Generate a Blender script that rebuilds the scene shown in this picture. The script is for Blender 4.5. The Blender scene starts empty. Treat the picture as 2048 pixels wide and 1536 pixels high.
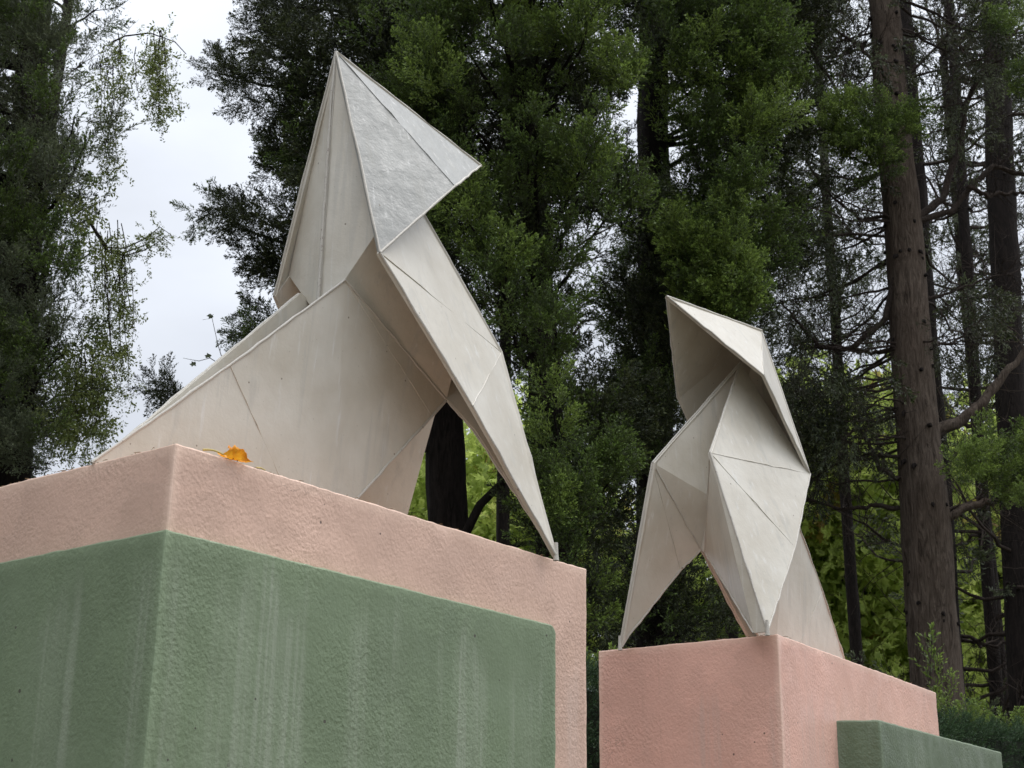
import bpy, bmesh, math, random
import numpy as np
from mathutils import Vector, Matrix, Euler

random.seed(7); rng = np.random.default_rng(7)
scene = bpy.context.scene
COL = scene.collection
R_ = math.radians

# ------------------------------------------------------------------ camera
FPX = 2900.0; PITCH = R_(19.07); ROLL = R_(0.8)
CAM = np.array([0.0, 0.0, 1.5])
_cp, _sp, _cr, _sr = math.cos(PITCH), math.sin(PITCH), math.cos(ROLL), math.sin(ROLL)
LOOK = np.array([0, _cp, _sp]); _u = np.array([0, -_sp, _cp]); _r = np.array([1.0, 0, 0])
RT = _cr*_r + _sr*_u; UP = -_sr*_r + _cr*_u
cam_d = bpy.data.cameras.new('camera'); cam = bpy.data.objects.new('camera', cam_d); COL.objects.link(cam)
cam.matrix_world = Matrix(((RT[0], UP[0], -LOOK[0], CAM[0]), (RT[1], UP[1], -LOOK[1], CAM[1]), (RT[2], UP[2], -LOOK[2], CAM[2]), (0, 0, 0, 1)))
cam_d.sensor_width = 36; cam_d.lens = FPX/2048*36; cam_d.clip_end = 2000; cam_d.clip_start = .05
cam_d.dof.use_dof = True; cam_d.dof.focus_distance = 3.8; cam_d.dof.aperture_fstop = 20.0
scene.camera = cam

# ------------------------------------------------------------------ sky, sun, exposure
SUN_EL, SUN_AZ = R_(62), R_(72)          # azimuth clockwise from +Y (the view direction): behind-right of the camera
world = bpy.data.worlds.new('World'); scene.world = world; world.use_nodes = True
nt = world.node_tree; nt.nodes.clear()
def N(nt, t, **kw):
    n = nt.nodes.new(t)
    for k, v in kw.items(): setattr(n, k, v)
    return n
out = N(nt, 'ShaderNodeOutputWorld'); bg = N(nt, 'ShaderNodeBackground')
skyt = N(nt, 'ShaderNodeTexSky', sky_type='NISHITA', sun_disc=False, sun_elevation=SUN_EL, sun_rotation=SUN_AZ)
sc = N(nt, 'ShaderNodeVectorMath', operation='SCALE'); sc.inputs['Scale'].default_value = 0.10
nt.links.new(skyt.outputs[0], sc.inputs[0])
tc = N(nt, 'ShaderNodeTexCoord'); sep = N(nt, 'ShaderNodeSeparateXYZ'); nt.links.new(tc.outputs['Generated'], sep.inputs[0])
# cloud cover: CIE-overcast style brightening towards the zenith, soft cloud mottling
ov = N(nt, 'ShaderNodeMapRange'); ov.inputs[1].default_value = 0; ov.inputs[2].default_value = 1; ov.inputs[3].default_value = .49; ov.inputs[4].default_value = 1.95
pw = N(nt, 'ShaderNodeMath', operation='POWER', use_clamp=True); pw.inputs[1].default_value = 2.6; nt.links.new(sep.outputs[2], pw.inputs[0]); nt.links.new(pw.outputs[0], ov.inputs[0])
no = N(nt, 'ShaderNodeTexNoise'); no.inputs['Scale'].default_value = 3.2; no.inputs['Detail'].default_value = 5; no.inputs['Roughness'].default_value = .5
mp = N(nt, 'ShaderNodeMapping'); mp.inputs['Scale'].default_value = (1, 1, 2.2); nt.links.new(tc.outputs['Generated'], mp.inputs[0]); nt.links.new(mp.outputs[0], no.inputs[0])
cr = N(nt, 'ShaderNodeMapRange'); cr.inputs[1].default_value = .3; cr.inputs[2].default_value = .7; cr.inputs[3].default_value = .86; cr.inputs[4].default_value = 1.13
nt.links.new(no.outputs[0], cr.inputs[0])
mu = N(nt, 'ShaderNodeMath', operation='MULTIPLY'); nt.links.new(ov.outputs[0], mu.inputs[0]); nt.links.new(cr.outputs[0], mu.inputs[1])
cl = N(nt, 'ShaderNodeVectorMath', operation='SCALE'); cl.inputs[0].default_value = (.93, .975, 1.06); nt.links.new(mu.outputs[0], cl.inputs['Scale'])
mx = N(nt, 'ShaderNodeMix', data_type='RGBA'); mx.inputs['Factor'].default_value = .93
nt.links.new(sc.outputs[0], mx.inputs['A']); nt.links.new(cl.outputs[0], mx.inputs['B'])
nt.links.new(mx.outputs['Result'], bg.inputs[0]); bg.inputs[1].default_value = 1.0
nt.links.new(bg.outputs[0], out.inputs[0])
sd = bpy.data.lights.new('sun', 'SUN'); sd.energy = .85; sd.angle = R_(30); sd.color = (1, .955, .89)
sun = bpy.data.objects.new('sun', sd); COL.objects.link(sun)
sdir = Vector((math.sin(SUN_AZ)*math.cos(SUN_EL), math.cos(SUN_AZ)*math.cos(SUN_EL), math.sin(SUN_EL)))
sun.rotation_euler = sdir.to_track_quat('Z', 'Y').to_euler()
vs = scene.view_settings; scene.display_settings.display_device = 'sRGB'
vs.view_transform = 'Standard'; vs.look = 'None'; vs.gamma = 1; vs.exposure = 0.6; vs.use_curve_mapping = False
scene.render.engine = 'CYCLES'

# ------------------------------------------------------------------ helpers
def ray(x, y):
    return LOOK + RT*((x-1024)/FPX) + UP*((768-y)/FPX)
def at(x, y, Y):                                   # the point at distance Y ahead that the photo shows at x, y
    d = ray(x, y); return CAM + d*(Y/d[1])
def onz(x, y, z):
    d = ray(x, y); return CAM + d*((z-CAM[2])/d[2])
def tag(o, label=None, cat=None, group=None, kind=None):
    if label: o['label'] = label
    if cat: o['category'] = cat
    if group: o['group'] = group
    if kind: o['kind'] = kind
    return o
def empty(name, loc, label=None, cat=None, group=None):
    o = bpy.data.objects.new(name, None); o.empty_display_size = .1; COL.objects.link(o); o.location = loc
    return tag(o, label, cat, group)
def mesh_obj(name, verts, faces, mats, parent=None, smooth=False, midx=None, attrs=None):
    me = bpy.data.meshes.new(name)
    verts = np.asarray(verts, dtype=np.float32).reshape(-1, 3)
    if parent is not None: verts = verts - np.array(parent.location, dtype=np.float32)
    if isinstance(faces, np.ndarray) and len(faces):
        k = faces.shape[1]; n = len(faces)
        me.vertices.add(len(verts)); me.vertices.foreach_set('co', verts.ravel())
        me.loops.add(n*k); me.loops.foreach_set('vertex_index', faces.astype(np.int32).ravel())
        me.polygons.add(n); me.polygons.foreach_set('loop_start', np.arange(0, n*k, k, dtype=np.int32))
        me.update(calc_edges=True)
    else:
        me.from_pydata([tuple(map(float, v)) for v in verts], [], [tuple(f) for f in faces]); me.update()
    for m in (mats if isinstance(mats, (list, tuple)) else [mats]): me.materials.append(m)
    if midx is not None: me.polygons.foreach_set('material_index', np.asarray(midx, dtype=np.int32))
    if smooth: me.polygons.foreach_set('use_smooth', np.ones(len(me.polygons), dtype=bool))
    if attrs:
        for nm, arr in attrs.items():
            a = me.attributes.new(nm, 'FLOAT', 'POINT'); a.data.foreach_set('value', np.asarray(arr, dtype=np.float32))
    me.validate()
    o = bpy.data.objects.new(name, me); COL.objects.link(o)
    if parent is not None: o.parent = parent
    return o
class Geo:
    """collects tubes and polygons into one mesh (all quads or tris kept as lists)"""
    def __init__(s): s.v = []; s.f = []; s.a = []; s.n = 0
    def add(s, v, f, a=0.0):
        v = np.asarray(v, float); s.v.append(v); s.f.append(np.asarray(f)+s.n); s.n += len(v); s.a.append(np.full(len(v), a) if np.isscalar(a) else a)
    def tube(s, pts, rad, sides=6, a=0.0, bump=0.0):
        pts = np.asarray(pts, float); n = len(pts); rad = np.broadcast_to(rad, (n,))
        t = np.gradient(pts, axis=0); t /= np.linalg.norm(t, axis=1)[:, None]+1e-9
        ref = np.array([0, 0, 1.0]) if abs(t[0][2]) < .9 else np.array([1.0, 0, 0])
        u = np.cross(t, ref); u /= np.linalg.norm(u, axis=1)[:, None]+1e-9; w = np.cross(t, u)
        an = np.linspace(0, 2*np.pi, sides, endpoint=False)
        rr = rad[:, None]*(1+(bump*rng.standard_normal((n, sides)) if bump else 0))
        ring = pts[:, None, :] + rr[..., None]*(np.cos(an)[None, :, None]*u[:, None, :]+np.sin(an)[None, :, None]*w[:, None, :])
        i = np.arange(n-1)[:, None]*sides; j = np.arange(sides)[None, :]; k = (j+1) % sides
        f = np.stack([i+j, i+k, i+sides+k, i+sides+j], -1).reshape(-1, 4)
        s.add(ring.reshape(-1, 3), f, a)
    def build(s, name, mat, parent=None, smooth=True, kind=None, attr=None):
        v = np.concatenate(s.v); f = np.concatenate(s.f)
        o = mesh_obj(name, v, f, mat, parent, smooth, attrs={attr: np.concatenate(s.a)} if attr else None)
        if kind: o['kind'] = kind
        return o

# ------------------------------------------------------------------ materials
def newmat(name):
    m = bpy.data.materials.new(name); m.use_nodes = True; nt = m.node_tree; nt.nodes.clear()
    o = N(nt, 'ShaderNodeOutputMaterial'); b = N(nt, 'ShaderNodeBsdfPrincipled'); nt.links.new(b.outputs[0], o.inputs[0])
    return m, nt, b
def L(nt, a, b): nt.links.new(a, b)
def noise(nt, vec, scale, detail=4, rough=.55, dist=0):
    n = N(nt, 'ShaderNodeTexNoise'); n.inputs['Scale'].default_value = scale; n.inputs['Detail'].default_value = detail
    n.inputs['Roughness'].default_value = rough; n.inputs['Distortion'].default_value = dist
    if vec is not None: L(nt, vec, n.inputs['Vector'])
    return n.outputs[0]
def mapr(nt, x, a, b, c, d, smooth=False):
    n = N(nt, 'ShaderNodeMapRange'); n.interpolation_type = 'SMOOTHSTEP' if smooth else 'LINEAR'
    for i, q in enumerate((a, b, c, d)): n.inputs[i+1].default_value = q
    L(nt, x, n.inputs[0]); return n.outputs[0]
def mixc(nt, f, a, b, mode='MIX'):
    n = N(nt, 'ShaderNodeMix', data_type='RGBA', blend_type=mode)
    if hasattr(f, 'name'): L(nt, f, n.inputs['Factor'])
    else: n.inputs['Factor'].default_value = f
    for s, q in (('A', a), ('B', b)):
        if hasattr(q, 'name'): L(nt, q, n.inputs[s])
        else: n.inputs[s].default_value = (*q, 1)
    return n.outputs['Result']
def math_(nt, op, a, b):
    n = N(nt, 'ShaderNodeMath', operation=op)
    for i, q in enumerate((a, b)):
        if hasattr(q, 'name'): L(nt, q, n.inputs[i])
        else: n.inputs[i].default_value = q
    return n.outputs[0]
def bump(nt, h, strength, dist, nrm=None):
    n = N(nt, 'ShaderNodeBump'); n.inputs['Strength'].default_value = strength; n.inputs['Distance'].default_value = dist
    L(nt, h, n.inputs['Height'])
    if nrm is not None: L(nt, nrm, n.inputs['Normal'])
    return n.outputs[0]
def objvec(nt, scale=(1, 1, 1), rotz=0.0):
    t = N(nt, 'ShaderNodeTexCoord'); m = N(nt, 'ShaderNodeMapping'); m.inputs['Scale'].default_value = scale; m.inputs['Rotation'].default_value = (0, 0, rotz)
    L(nt, t.outputs['Object'], m.inputs[0]); return m.outputs[0]
def specks(nt, vec, scale, thr):
    v = N(nt, 'ShaderNodeTexVoronoi'); v.inputs['Scale'].default_value = scale; L(nt, vec, v.inputs['Vector'])
    sp = N(nt, 'ShaderNodeSeparateColor'); L(nt, v.outputs['Color'], sp.inputs[0])
    keep = mapr(nt, sp.outputs[0], .86, .87, 0, 1)
    size = math_(nt, 'MULTIPLY', sp.outputs[1], thr)
    d = math_(nt, 'LESS_THAN', v.outputs['Distance'], size)
    return math_(nt, 'MULTIPLY', d, keep)

def stucco(name, base, streak, streak_amt, seed, rotz):
    m, nt, b = newmat(name)
    v = objvec(nt, (1, 1, 1), rotz)
    big = noise(nt, v, 2.3, 4, .6); mid = noise(nt, v, 14, 4, .6)
    c = mixc(nt, mapr(nt, big, .35, .68, 0, 1), tuple(x*.90 for x in base), tuple(min(1, x*1.10) for x in base))
    c = mixc(nt, mapr(nt, mid, .38, .7, 0, .45), c, tuple(x*.84 for x in base))
    pt = noise(nt, v, 5.5, 2, .4, 1.5); c = mixc(nt, mapr(nt, pt, .55, .57, 0, .28), c, tuple(x*1.13 for x in base))
    ck = N(nt, 'ShaderNodeTexVoronoi'); ck.feature = 'DISTANCE_TO_EDGE'; ck.inputs['Scale'].default_value = 2.6
    wv = N(nt, 'ShaderNodeVectorMath', operation='ADD'); L(nt, v, wv.inputs[0]); nn = N(nt, 'ShaderNodeTexNoise'); nn.inputs['Scale'].default_value = 6; nn.inputs['Detail'].default_value = 5; L(nt, v, nn.inputs['Vector'])
    ns_ = N(nt, 'ShaderNodeVectorMath', operation='SCALE'); ns_.inputs['Scale'].default_value = .35; L(nt, nn.outputs[1], ns_.inputs[0]); L(nt, ns_.outputs[0], wv.inputs[1]); L(nt, wv.outputs[0], ck.inputs['Vector'])
    crk = math_(nt, 'MULTIPLY', mapr(nt, ck.outputs['Distance'], .0015, .004, 1, 0), mapr(nt, noise(nt, v, 2.1, 2), .55, .62, 0, .45)); c = mixc(nt, crk, c, tuple(x*.45 for x in base))
    # washed-out vertical run marks
    sv = objvec(nt, (4.5, 4.5, .3), rotz); s1 = noise(nt, sv, 1.6, 4, .55)
    sv2 = objvec(nt, (60, 60, .8), rotz); s2 = noise(nt, sv2, 1.2, 5, .6)
    st = math_(nt, 'MULTIPLY', mapr(nt, s1, .46, .66, 0, 1, True), mapr(nt, s2, .40, .62, .35, 1, True))
    sz = N(nt, 'ShaderNodeSeparateXYZ'); L(nt, objvec(nt), sz.inputs[0])
    top = math_(nt, 'ADD', sz.outputs[2], math_(nt, 'MULTIPLY', noise(nt, objvec(nt, (7, 7, .01)), 1.3, 3), -.55))
    st = math_(nt, 'MULTIPLY', st, mapr(nt, top, 1.70, 1.82, 1, 0, True))
    st = math_(nt, 'MULTIPLY', st, streak_amt)
    c = mixc(nt, st, c, streak)
    dv = objvec(nt, (22, 22, .9), rotz); dk = noise(nt, dv, 1.0, 5, .65)
    c = mixc(nt, mapr(nt, dk, .6, .78, 0, .35, True), c, tuple(x*.62 for x in base))
    ge = N(nt, 'ShaderNodeNewGeometry'); c = mixc(nt, mapr(nt, ge.outputs['Pointiness'], .508, .55, 0, .6), c, tuple(min(1, x*1.5+.05) for x in base))  # arrises painted lighter, the sky highlight along the edges put into the colour
    sk = specks(nt, v, 34, .16)
    c = mixc(nt, math_(nt, 'MULTIPLY', sk, .8), c, (.05, .035, .03))
    L(nt, c, b.inputs['Base Color']); b.inputs['Roughness'].default_value = .46; b.inputs['Specular IOR Level'].default_value = .45
    L(nt, mapr(nt, mid, .3, .7, .36, .6), b.inputs['Roughness'])
    f1 = noise(nt, objvec(nt, (1, 1, .8), rotz), 120, 2, .5, .1); f2 = noise(nt, v, 170, 2, .5)
    v3 = N(nt, 'ShaderNodeTexVoronoi'); v3.inputs['Scale'].default_value = 24; L(nt, v, v3.inputs['Vector'])
    blob = mapr(nt, v3.outputs['Distance'], .0, .16, 1, 0, True)
    h = math_(nt, 'ADD', math_(nt, 'MULTIPLY', f1, 1.0), math_(nt, 'MULTIPLY', f2, .35))
    h = math_(nt, 'ADD', h, math_(nt, 'MULTIPLY', blob, .30))
    h = math_(nt, 'ADD', h, math_(nt, 'MULTIPLY', noise(nt, v, 9, 2), .9))
    bn = N(nt, 'ShaderNodeBump'); bn.inputs['Distance'].default_value = .0032; L(nt, h, bn.inputs['Height'])
    L(nt, mapr(nt, noise(nt, v, 3.1, 3), .35, .65, .3, .95), bn.inputs['Strength']); L(nt, bn.outputs[0], b.inputs['Normal'])
    return m
BOXROT1, BOXROT2 = R_(37.1), R_(32.8)
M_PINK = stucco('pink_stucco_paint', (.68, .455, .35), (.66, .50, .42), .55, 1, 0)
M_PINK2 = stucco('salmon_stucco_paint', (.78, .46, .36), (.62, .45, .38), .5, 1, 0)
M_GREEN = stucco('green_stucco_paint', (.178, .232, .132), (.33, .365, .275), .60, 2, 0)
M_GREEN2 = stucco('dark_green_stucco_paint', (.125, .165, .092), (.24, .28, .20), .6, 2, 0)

def white_paint(name, c1=(.515, .465, .375), c2=(.64, .60, .515), coat=.35, rough=0.0, bmp=.4):
    m, nt, b = newmat(name)
    v = objvec(nt)
    big = noise(nt, v, 3.5, 4, .6)
    c = mixc(nt, mapr(nt, big, .35, .65, 0, 1), c1, c2)
    dv = objvec(nt, (16, 16, 1.1)); st = noise(nt, dv, 1.5, 6, .68, .4)
    c = mixc(nt, mapr(nt, st, .52, .66, 0, .38, True), c, (.43, .415, .37))
    c = mixc(nt, mapr(nt, noise(nt, objvec(nt, (40, 40, 2.5)), 1.3, 5, .6), .58, .72, 0, .45, True), c, (.71, .70, .67))
    sk = specks(nt, v, 46, .13); c = mixc(nt, math_(nt, 'MULTIPLY', sk, .75), c, (.16, .12, .08))
    sk2 = specks(nt, objvec(nt, (1, 1.1, 1)), 110, .2); c = mixc(nt, math_(nt, 'MULTIPLY', sk2, .35), c, (.22, .18, .12))
    L(nt, c, b.inputs['Base Color'])
    L(nt, mapr(nt, st, .4, .7, .40, .6), b.inputs['Roughness']); b.inputs['Specular IOR Level'].default_value = .5; b.inputs['Coat Weight'].default_value = coat; b.inputs['Coat Roughness'].default_value = .22
    h = math_(nt, 'ADD', math_(nt, 'MULTIPLY', noise(nt, v, 26, 3, .5), 1.0), math_(nt, 'MULTIPLY', noise(nt, v, 150, 3, .6), .28))
    h = math_(nt, 'ADD', h, math_(nt, 'MULTIPLY', noise(nt, v, 5, 2), 2.2))
    L(nt, bump(nt, h, bmp, .004), b.inputs['Normal'])
    return m
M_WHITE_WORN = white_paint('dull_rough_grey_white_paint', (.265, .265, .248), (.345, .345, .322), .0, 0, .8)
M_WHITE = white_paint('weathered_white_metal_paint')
def rusty():
    m, nt, b = newmat('chipped_rim_paint')
    v = objvec(nt)
    n1 = noise(nt, v, 70, 5, .7)
    c = mixc(nt, mapr(nt, n1, .62, .70, 0, .85), (.52, .485, .42), (.12, .055, .03))
    L(nt, c, b.inputs['Base Color']); b.inputs['Roughness'].default_value = .42
    L(nt, bump(nt, n1, .5, .004), b.inputs['Normal'])
    return m
M_RIM = rusty()

def bark(name, c0, c1, fib=1.0):
    m, nt, b = newmat(name)
    v = objvec(nt, (1, 1, .16)); f = noise(nt, v, 34*fib, 6, .7, 1.6); g = noise(nt, objvec(nt, (1, 1, .09)), 90*fib, 4, .65, 1.0)
    pat = noise(nt, objvec(nt), 3, 4)
    c = mixc(nt, mapr(nt, f, .35, .66, 0, 1), tuple(x*.38 for x in c0), c1)
    c = mixc(nt, mapr(nt, pat, .4, .7, 0, .6), c, c0)
    L(nt, c, b.inputs['Base Color']); b.inputs['Roughness'].default_value = .9; b.inputs['Specular IOR Level'].default_value = .15
    L(nt, bump(nt, math_(nt, 'ADD', f, math_(nt, 'MULTIPLY', g, .5)), 1, .03), b.inputs['Normal'])
    return m
M_BARK = bark('brown_fibrous_bark', (.110, .080, .060), (.205, .160, .125))
M_BARKD = bark('dark_conifer_bark', (.022, .017, .015), (.045, .035, .030))
M_TWIG = bark('grey_brown_twig_bark', (.07, .05, .042), (.14, .11, .09), 3)

def leafmat(name, dark, light, tip, transl=.35, rough=.6, satvar=.25, autumn=0.0):
    m = bpy.data.materials.new(name); m.use_nodes = True; nt = m.node_tree; nt.nodes.clear()
    o = N(nt, 'ShaderNodeOutputMaterial')
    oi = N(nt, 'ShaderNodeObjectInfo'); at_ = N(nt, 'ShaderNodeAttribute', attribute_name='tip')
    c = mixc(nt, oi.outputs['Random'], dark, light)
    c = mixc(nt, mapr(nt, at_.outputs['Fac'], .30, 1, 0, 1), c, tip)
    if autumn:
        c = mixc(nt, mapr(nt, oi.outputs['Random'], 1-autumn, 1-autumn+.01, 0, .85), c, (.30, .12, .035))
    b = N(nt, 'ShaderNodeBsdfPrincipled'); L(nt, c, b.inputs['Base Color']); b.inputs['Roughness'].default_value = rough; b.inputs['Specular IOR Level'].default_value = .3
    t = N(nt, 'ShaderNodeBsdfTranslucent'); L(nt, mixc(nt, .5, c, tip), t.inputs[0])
    ms = N(nt, 'ShaderNodeMixShader'); ms.inputs[0].default_value = transl; L(nt, b.outputs[0], ms.inputs[1]); L(nt, t.outputs[0], ms.inputs[2]); L(nt, ms.outputs[0], o.inputs[0])
    return m
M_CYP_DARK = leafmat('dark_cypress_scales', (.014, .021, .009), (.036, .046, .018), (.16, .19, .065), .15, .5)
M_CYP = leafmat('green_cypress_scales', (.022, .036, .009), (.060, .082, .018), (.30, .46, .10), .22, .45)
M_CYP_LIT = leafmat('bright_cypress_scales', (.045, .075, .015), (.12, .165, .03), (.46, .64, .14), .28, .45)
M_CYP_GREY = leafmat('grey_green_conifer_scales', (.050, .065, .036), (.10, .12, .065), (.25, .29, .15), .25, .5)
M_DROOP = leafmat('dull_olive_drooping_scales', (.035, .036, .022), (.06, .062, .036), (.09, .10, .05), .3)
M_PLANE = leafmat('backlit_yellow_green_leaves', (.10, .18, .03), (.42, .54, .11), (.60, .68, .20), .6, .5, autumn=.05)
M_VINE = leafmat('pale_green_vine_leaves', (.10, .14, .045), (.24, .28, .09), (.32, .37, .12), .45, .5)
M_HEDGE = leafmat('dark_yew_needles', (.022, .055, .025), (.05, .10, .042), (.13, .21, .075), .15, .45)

# ------------------------------------------------------------------ ground
def ground():
    m, nt, b = newmat('park_gravel_and_soil')
    t = N(nt, 'ShaderNodeTexCoord'); v = t.outputs['Object']
    c = mixc(nt, mapr(nt, noise(nt, v, .35, 5), .4, .6, 0, 1), (.11, .09, .07), (.05, .06, .03))
    c = mixc(nt, mapr(nt, noise(nt, v, 14, 4), .4, .65, 0, .5), c, (.15, .125, .10))
    L(nt, c, b.inputs['Base Color']); b.inputs['Roughness'].default_value = .95
    L(nt, bump(nt, noise(nt, v, 30, 3), .6, .02), b.inputs['Normal'])
    n = 60; g = np.linspace(-1, 1, n+1); gx = np.sign(g)*np.abs(g)**2.2*600
    X, Y = np.meshgrid(gx, gx); Z = .03*np.sin(X*.3)*np.cos(Y*.23)*np.clip(np.hypot(X, Y)/20, 0, 1)-.01
    i = (np.arange(n)[:, None]*(n+1)+np.arange(n)[None, :]).ravel()
    o = mesh_obj('ground', np.stack([X, Y, Z], -1).reshape(-1, 3), np.stack([i, i+1, i+n+2, i+n+1], 1), m)
    tag(o, kind='structure')
ground()

# ------------------------------------------------------------------ pedestals
def prism_rounded(name, poly, z0, z1, mat, parent, rad=.012, res=.02, amp=.0016, seed=0, topcorner=None):
    """upright block with a softened, slightly uneven arris; poly = xy corners counter-clockwise"""
    bm = bmesh.new()
    P = [Vector((p[0], p[1], 0)) for p in poly]
    lo = [bm.verts.new((p.x, p.y, z0)) for p in P]; hi = [bm.verts.new((p.x, p.y, z1)) for p in P]
    n = len(P)
    for i in range(n): bm.faces.new((lo[i], lo[(i+1) % n], hi[(i+1) % n], hi[i]))
    bm.faces.new(hi); bm.faces.new(lo[::-1])
    bmesh.ops.recalc_face_normals(bm, faces=bm.faces)
    if topcorner:                                    # rounded upper corners of the cladding seen face-on
        es = [e for e in bm.edges if any((e.verts[0].co.xy-Vector(c)).length < 1e-4 and (e.verts[1].co.xy-Vector(c2)).length < 1e-4 or (e.verts[1].co.xy-Vector(c)).length < 1e-4 and (e.verts[0].co.xy-Vector(c2)).length < 1e-4 for c, c2 in topcorner) and abs(e.verts[0].co.z-z1) < 1e-4 and abs(e.verts[1].co.z-z1) < 1e-4]
        bmesh.ops.bevel(bm, geom=es, offset=.022, segments=5, affect='EDGES', profile=.5)
    es = [e for e in bm.edges if len(e.link_faces) == 2 and e.calc_face_angle() > .6]
    bmesh.ops.bevel(bm, geom=es, offset=rad, segments=2, affect='EDGES', profile=.5)
    # slice into a fine grid in the upper, visible part so the arris can wander
    lox = min(p.x for p in P); hix = max(p.x for p in P); loy = min(p.y for p in P); hiy = max(p.y for p in P)
    d = (P[1]-P[0]).normalized(); e2 = Vector((-d.y, d.x, 0))
    for ax in (d, e2):
        a = [p.dot(ax) for p in P]; k = int((max(a)-min(a))/res)
        for i in range(1, k):
            c = min(a)+(max(a)-min(a))*i/k
            bmesh.ops.bisect_plane(bm, geom=bm.verts[:]+bm.edges[:]+bm.faces[:], plane_co=ax*c, plane_no=ax)
    for z in np.arange(z1-.9, z1-.02, .03):
        if z > z0: bmesh.ops.bisect_plane(bm, geom=bm.verts[:]+bm.edges[:]+bm.faces[:], plane_co=(0, 0, z), plane_no=(0, 0, 1))
    bm.normal_update()
    from mathutils import noise as mn
    off = {}
    for v in bm.verts:
        q = v.co*9+Vector((seed, 0, 0)); q2 = v.co*45+Vector((seed*3, 0, 5))
        off[v] = v.normal*(amp*1.3*mn.noise(q)+amp*1.5*mn.noise(q2))
    for v, o in off.items(): v.co += o
    bm.normal_update()
    for e in bm.edges:
        if len(e.link_faces) == 2 and e.calc_face_angle() > .3: e.smooth = False
    loc = Vector(parent.location) if parent else Vector((0, 0, 0))
    for v in bm.verts: v.co -= loc
    me = bpy.data.meshes.new(name); bm.to_mesh(me); bm.free(); me.materials.append(mat)
    me.polygons.foreach_set('use_smooth', np.ones(len(me.polygons), dtype=bool))
    o = bpy.data.objects.new(name, me); COL.objects.link(o); o.parent = parent
    return o
def dirz(a): return np.array([math.sin(a), math.cos(a)])

# pedestal 1 (near left)
TOP1 = 2.3; A1 = np.array([-.648, 2.6879]); r1 = np.array([.2056, 3.816])-A1; L1 = np.linalg.norm(r1); r1 /= L1
l1 = np.array([-1.1034, 3.0395])-A1; l1 /= np.linalg.norm(l1)
W1 = .72
ped1 = empty('pedestal', (A1[0]+.1, A1[1]+.6, 0), 'large near pale pink stucco pedestal with green lower cladding, carrying the bigger bird', 'pedestal')
c = [A1, A1+r1*L1, A1+r1*L1+l1*W1, A1+l1*W1]
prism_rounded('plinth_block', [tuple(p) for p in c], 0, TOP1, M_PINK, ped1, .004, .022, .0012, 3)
e = .022; GT1 = 2.122
# right end of the green cladding: where the photo shows its upright edge
dd = ray(1112, 1400); nrm = np.array([r1[1], -r1[0]]); o2 = A1+nrm*e
tt = ((o2-CAM[:2])@nrm)/(dd[:2]@nrm); ge = ((CAM[:2]+dd[:2]*tt)-A1)@r1
n_l = -r1                                        # outward normal of the left face
g0 = A1+nrm*e+n_l*e
cg = [g0, A1+r1*ge+nrm*e, A1+r1*ge+l1*(W1-.05), A1+l1*(W1+.0)+n_l*e-l1*.03]
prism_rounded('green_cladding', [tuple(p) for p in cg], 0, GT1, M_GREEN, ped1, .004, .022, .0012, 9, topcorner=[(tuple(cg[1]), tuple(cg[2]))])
# pedestal 2 (further, right)
TOP2 = 2.243; A2 = np.array([.8308, 4.473]); r2 = np.array([1.6943, 5.8129])-A2; L2 = np.linalg.norm(r2); r2 /= L2
l2v = np.array([.3012, 4.8648])-A2; W2 = np.linalg.norm(l2v); l2 = l2v/W2
ped2 = empty('pedestal', (A2[0]+.1, A2[1]+.6, 0), 'right-hand salmon pink stucco pedestal with a low dark green side block, carrying the farther bird', 'pedestal')
c = [A2, A2+r2*L2, A2+r2*L2+l2*W2, A2+l2*W2]
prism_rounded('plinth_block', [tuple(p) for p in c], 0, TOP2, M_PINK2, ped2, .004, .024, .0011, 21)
cg = [np.array([1.072, 4.842]), np.array([1.216, 4.832]), np.array([1.97, 5.925]), np.array([1.80, 6.10])]
cg2 = [cg[0]+l2*.1, cg[0], cg[1], cg[2], cg[3], cg[3]+l2*.2]
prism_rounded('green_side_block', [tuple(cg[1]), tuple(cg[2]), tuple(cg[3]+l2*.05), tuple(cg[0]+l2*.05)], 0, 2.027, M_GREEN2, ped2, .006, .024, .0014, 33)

# ------------------------------------------------------------------ the folded birds
BIRD1 = {'A': [-0.4773, 3.3363, 3.576], 'B': [-0.1002, 3.8229, 3.5004], 'X': [-0.3544, 3.4946, 3.3905], 'Cl': [-0.4244, 3.6859, 3.2529], 'Cr': [-0.1586, 3.4667, 3.2522], 'Dl': [-0.619, 3.475, 2.9331], 'Dr': [-0.3256, 3.2313, 2.9508], 'El': [-0.1843, 3.8713, 2.9037], 'Er': [-0.0301, 3.7466, 2.8866], 'Gl': [-0.4907, 3.7299, 2.6239], 'Gr': [-0.0971, 3.4121, 2.6205], 'Nl': [-0.5415, 3.3921, 2.9054], 'Nr': [-0.4145, 3.2907, 2.9023], 'cl': [-0.7061, 3.1315, 2.5995], 'cr': [-0.6355, 3.0745, 2.5987], 'Hl': [-0.2212, 3.6969, 2.6793], 'Hr': [-0.1734, 3.6558, 2.7162], 'Fl': [-0.335, 3.9733, 2.3], 'Tl': [-0.8571, 2.8676, 2.3], 'Fr': [0.119, 3.66, 2.3], 'Tr': [-0.8515, 2.8384, 2.3], 'M': [-0.4802, 3.3388, 2.91], 'Wl': [-0.5184, 3.5303, 3.02], 'Vl': [-0.3204, 3.8074, 2.8], 'Ql': [-0.469, 3.4004, 2.3], 'ql': [-0.5381, 3.3148, 2.3], 'Wr': [-0.285, 3.3418, 3.02], 'Vr': [-0.0559, 3.5938, 2.8], 'Qr': [-0.4223, 3.3627, 2.3], 'qr': [-0.4914, 3.2771, 2.3]}
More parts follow.
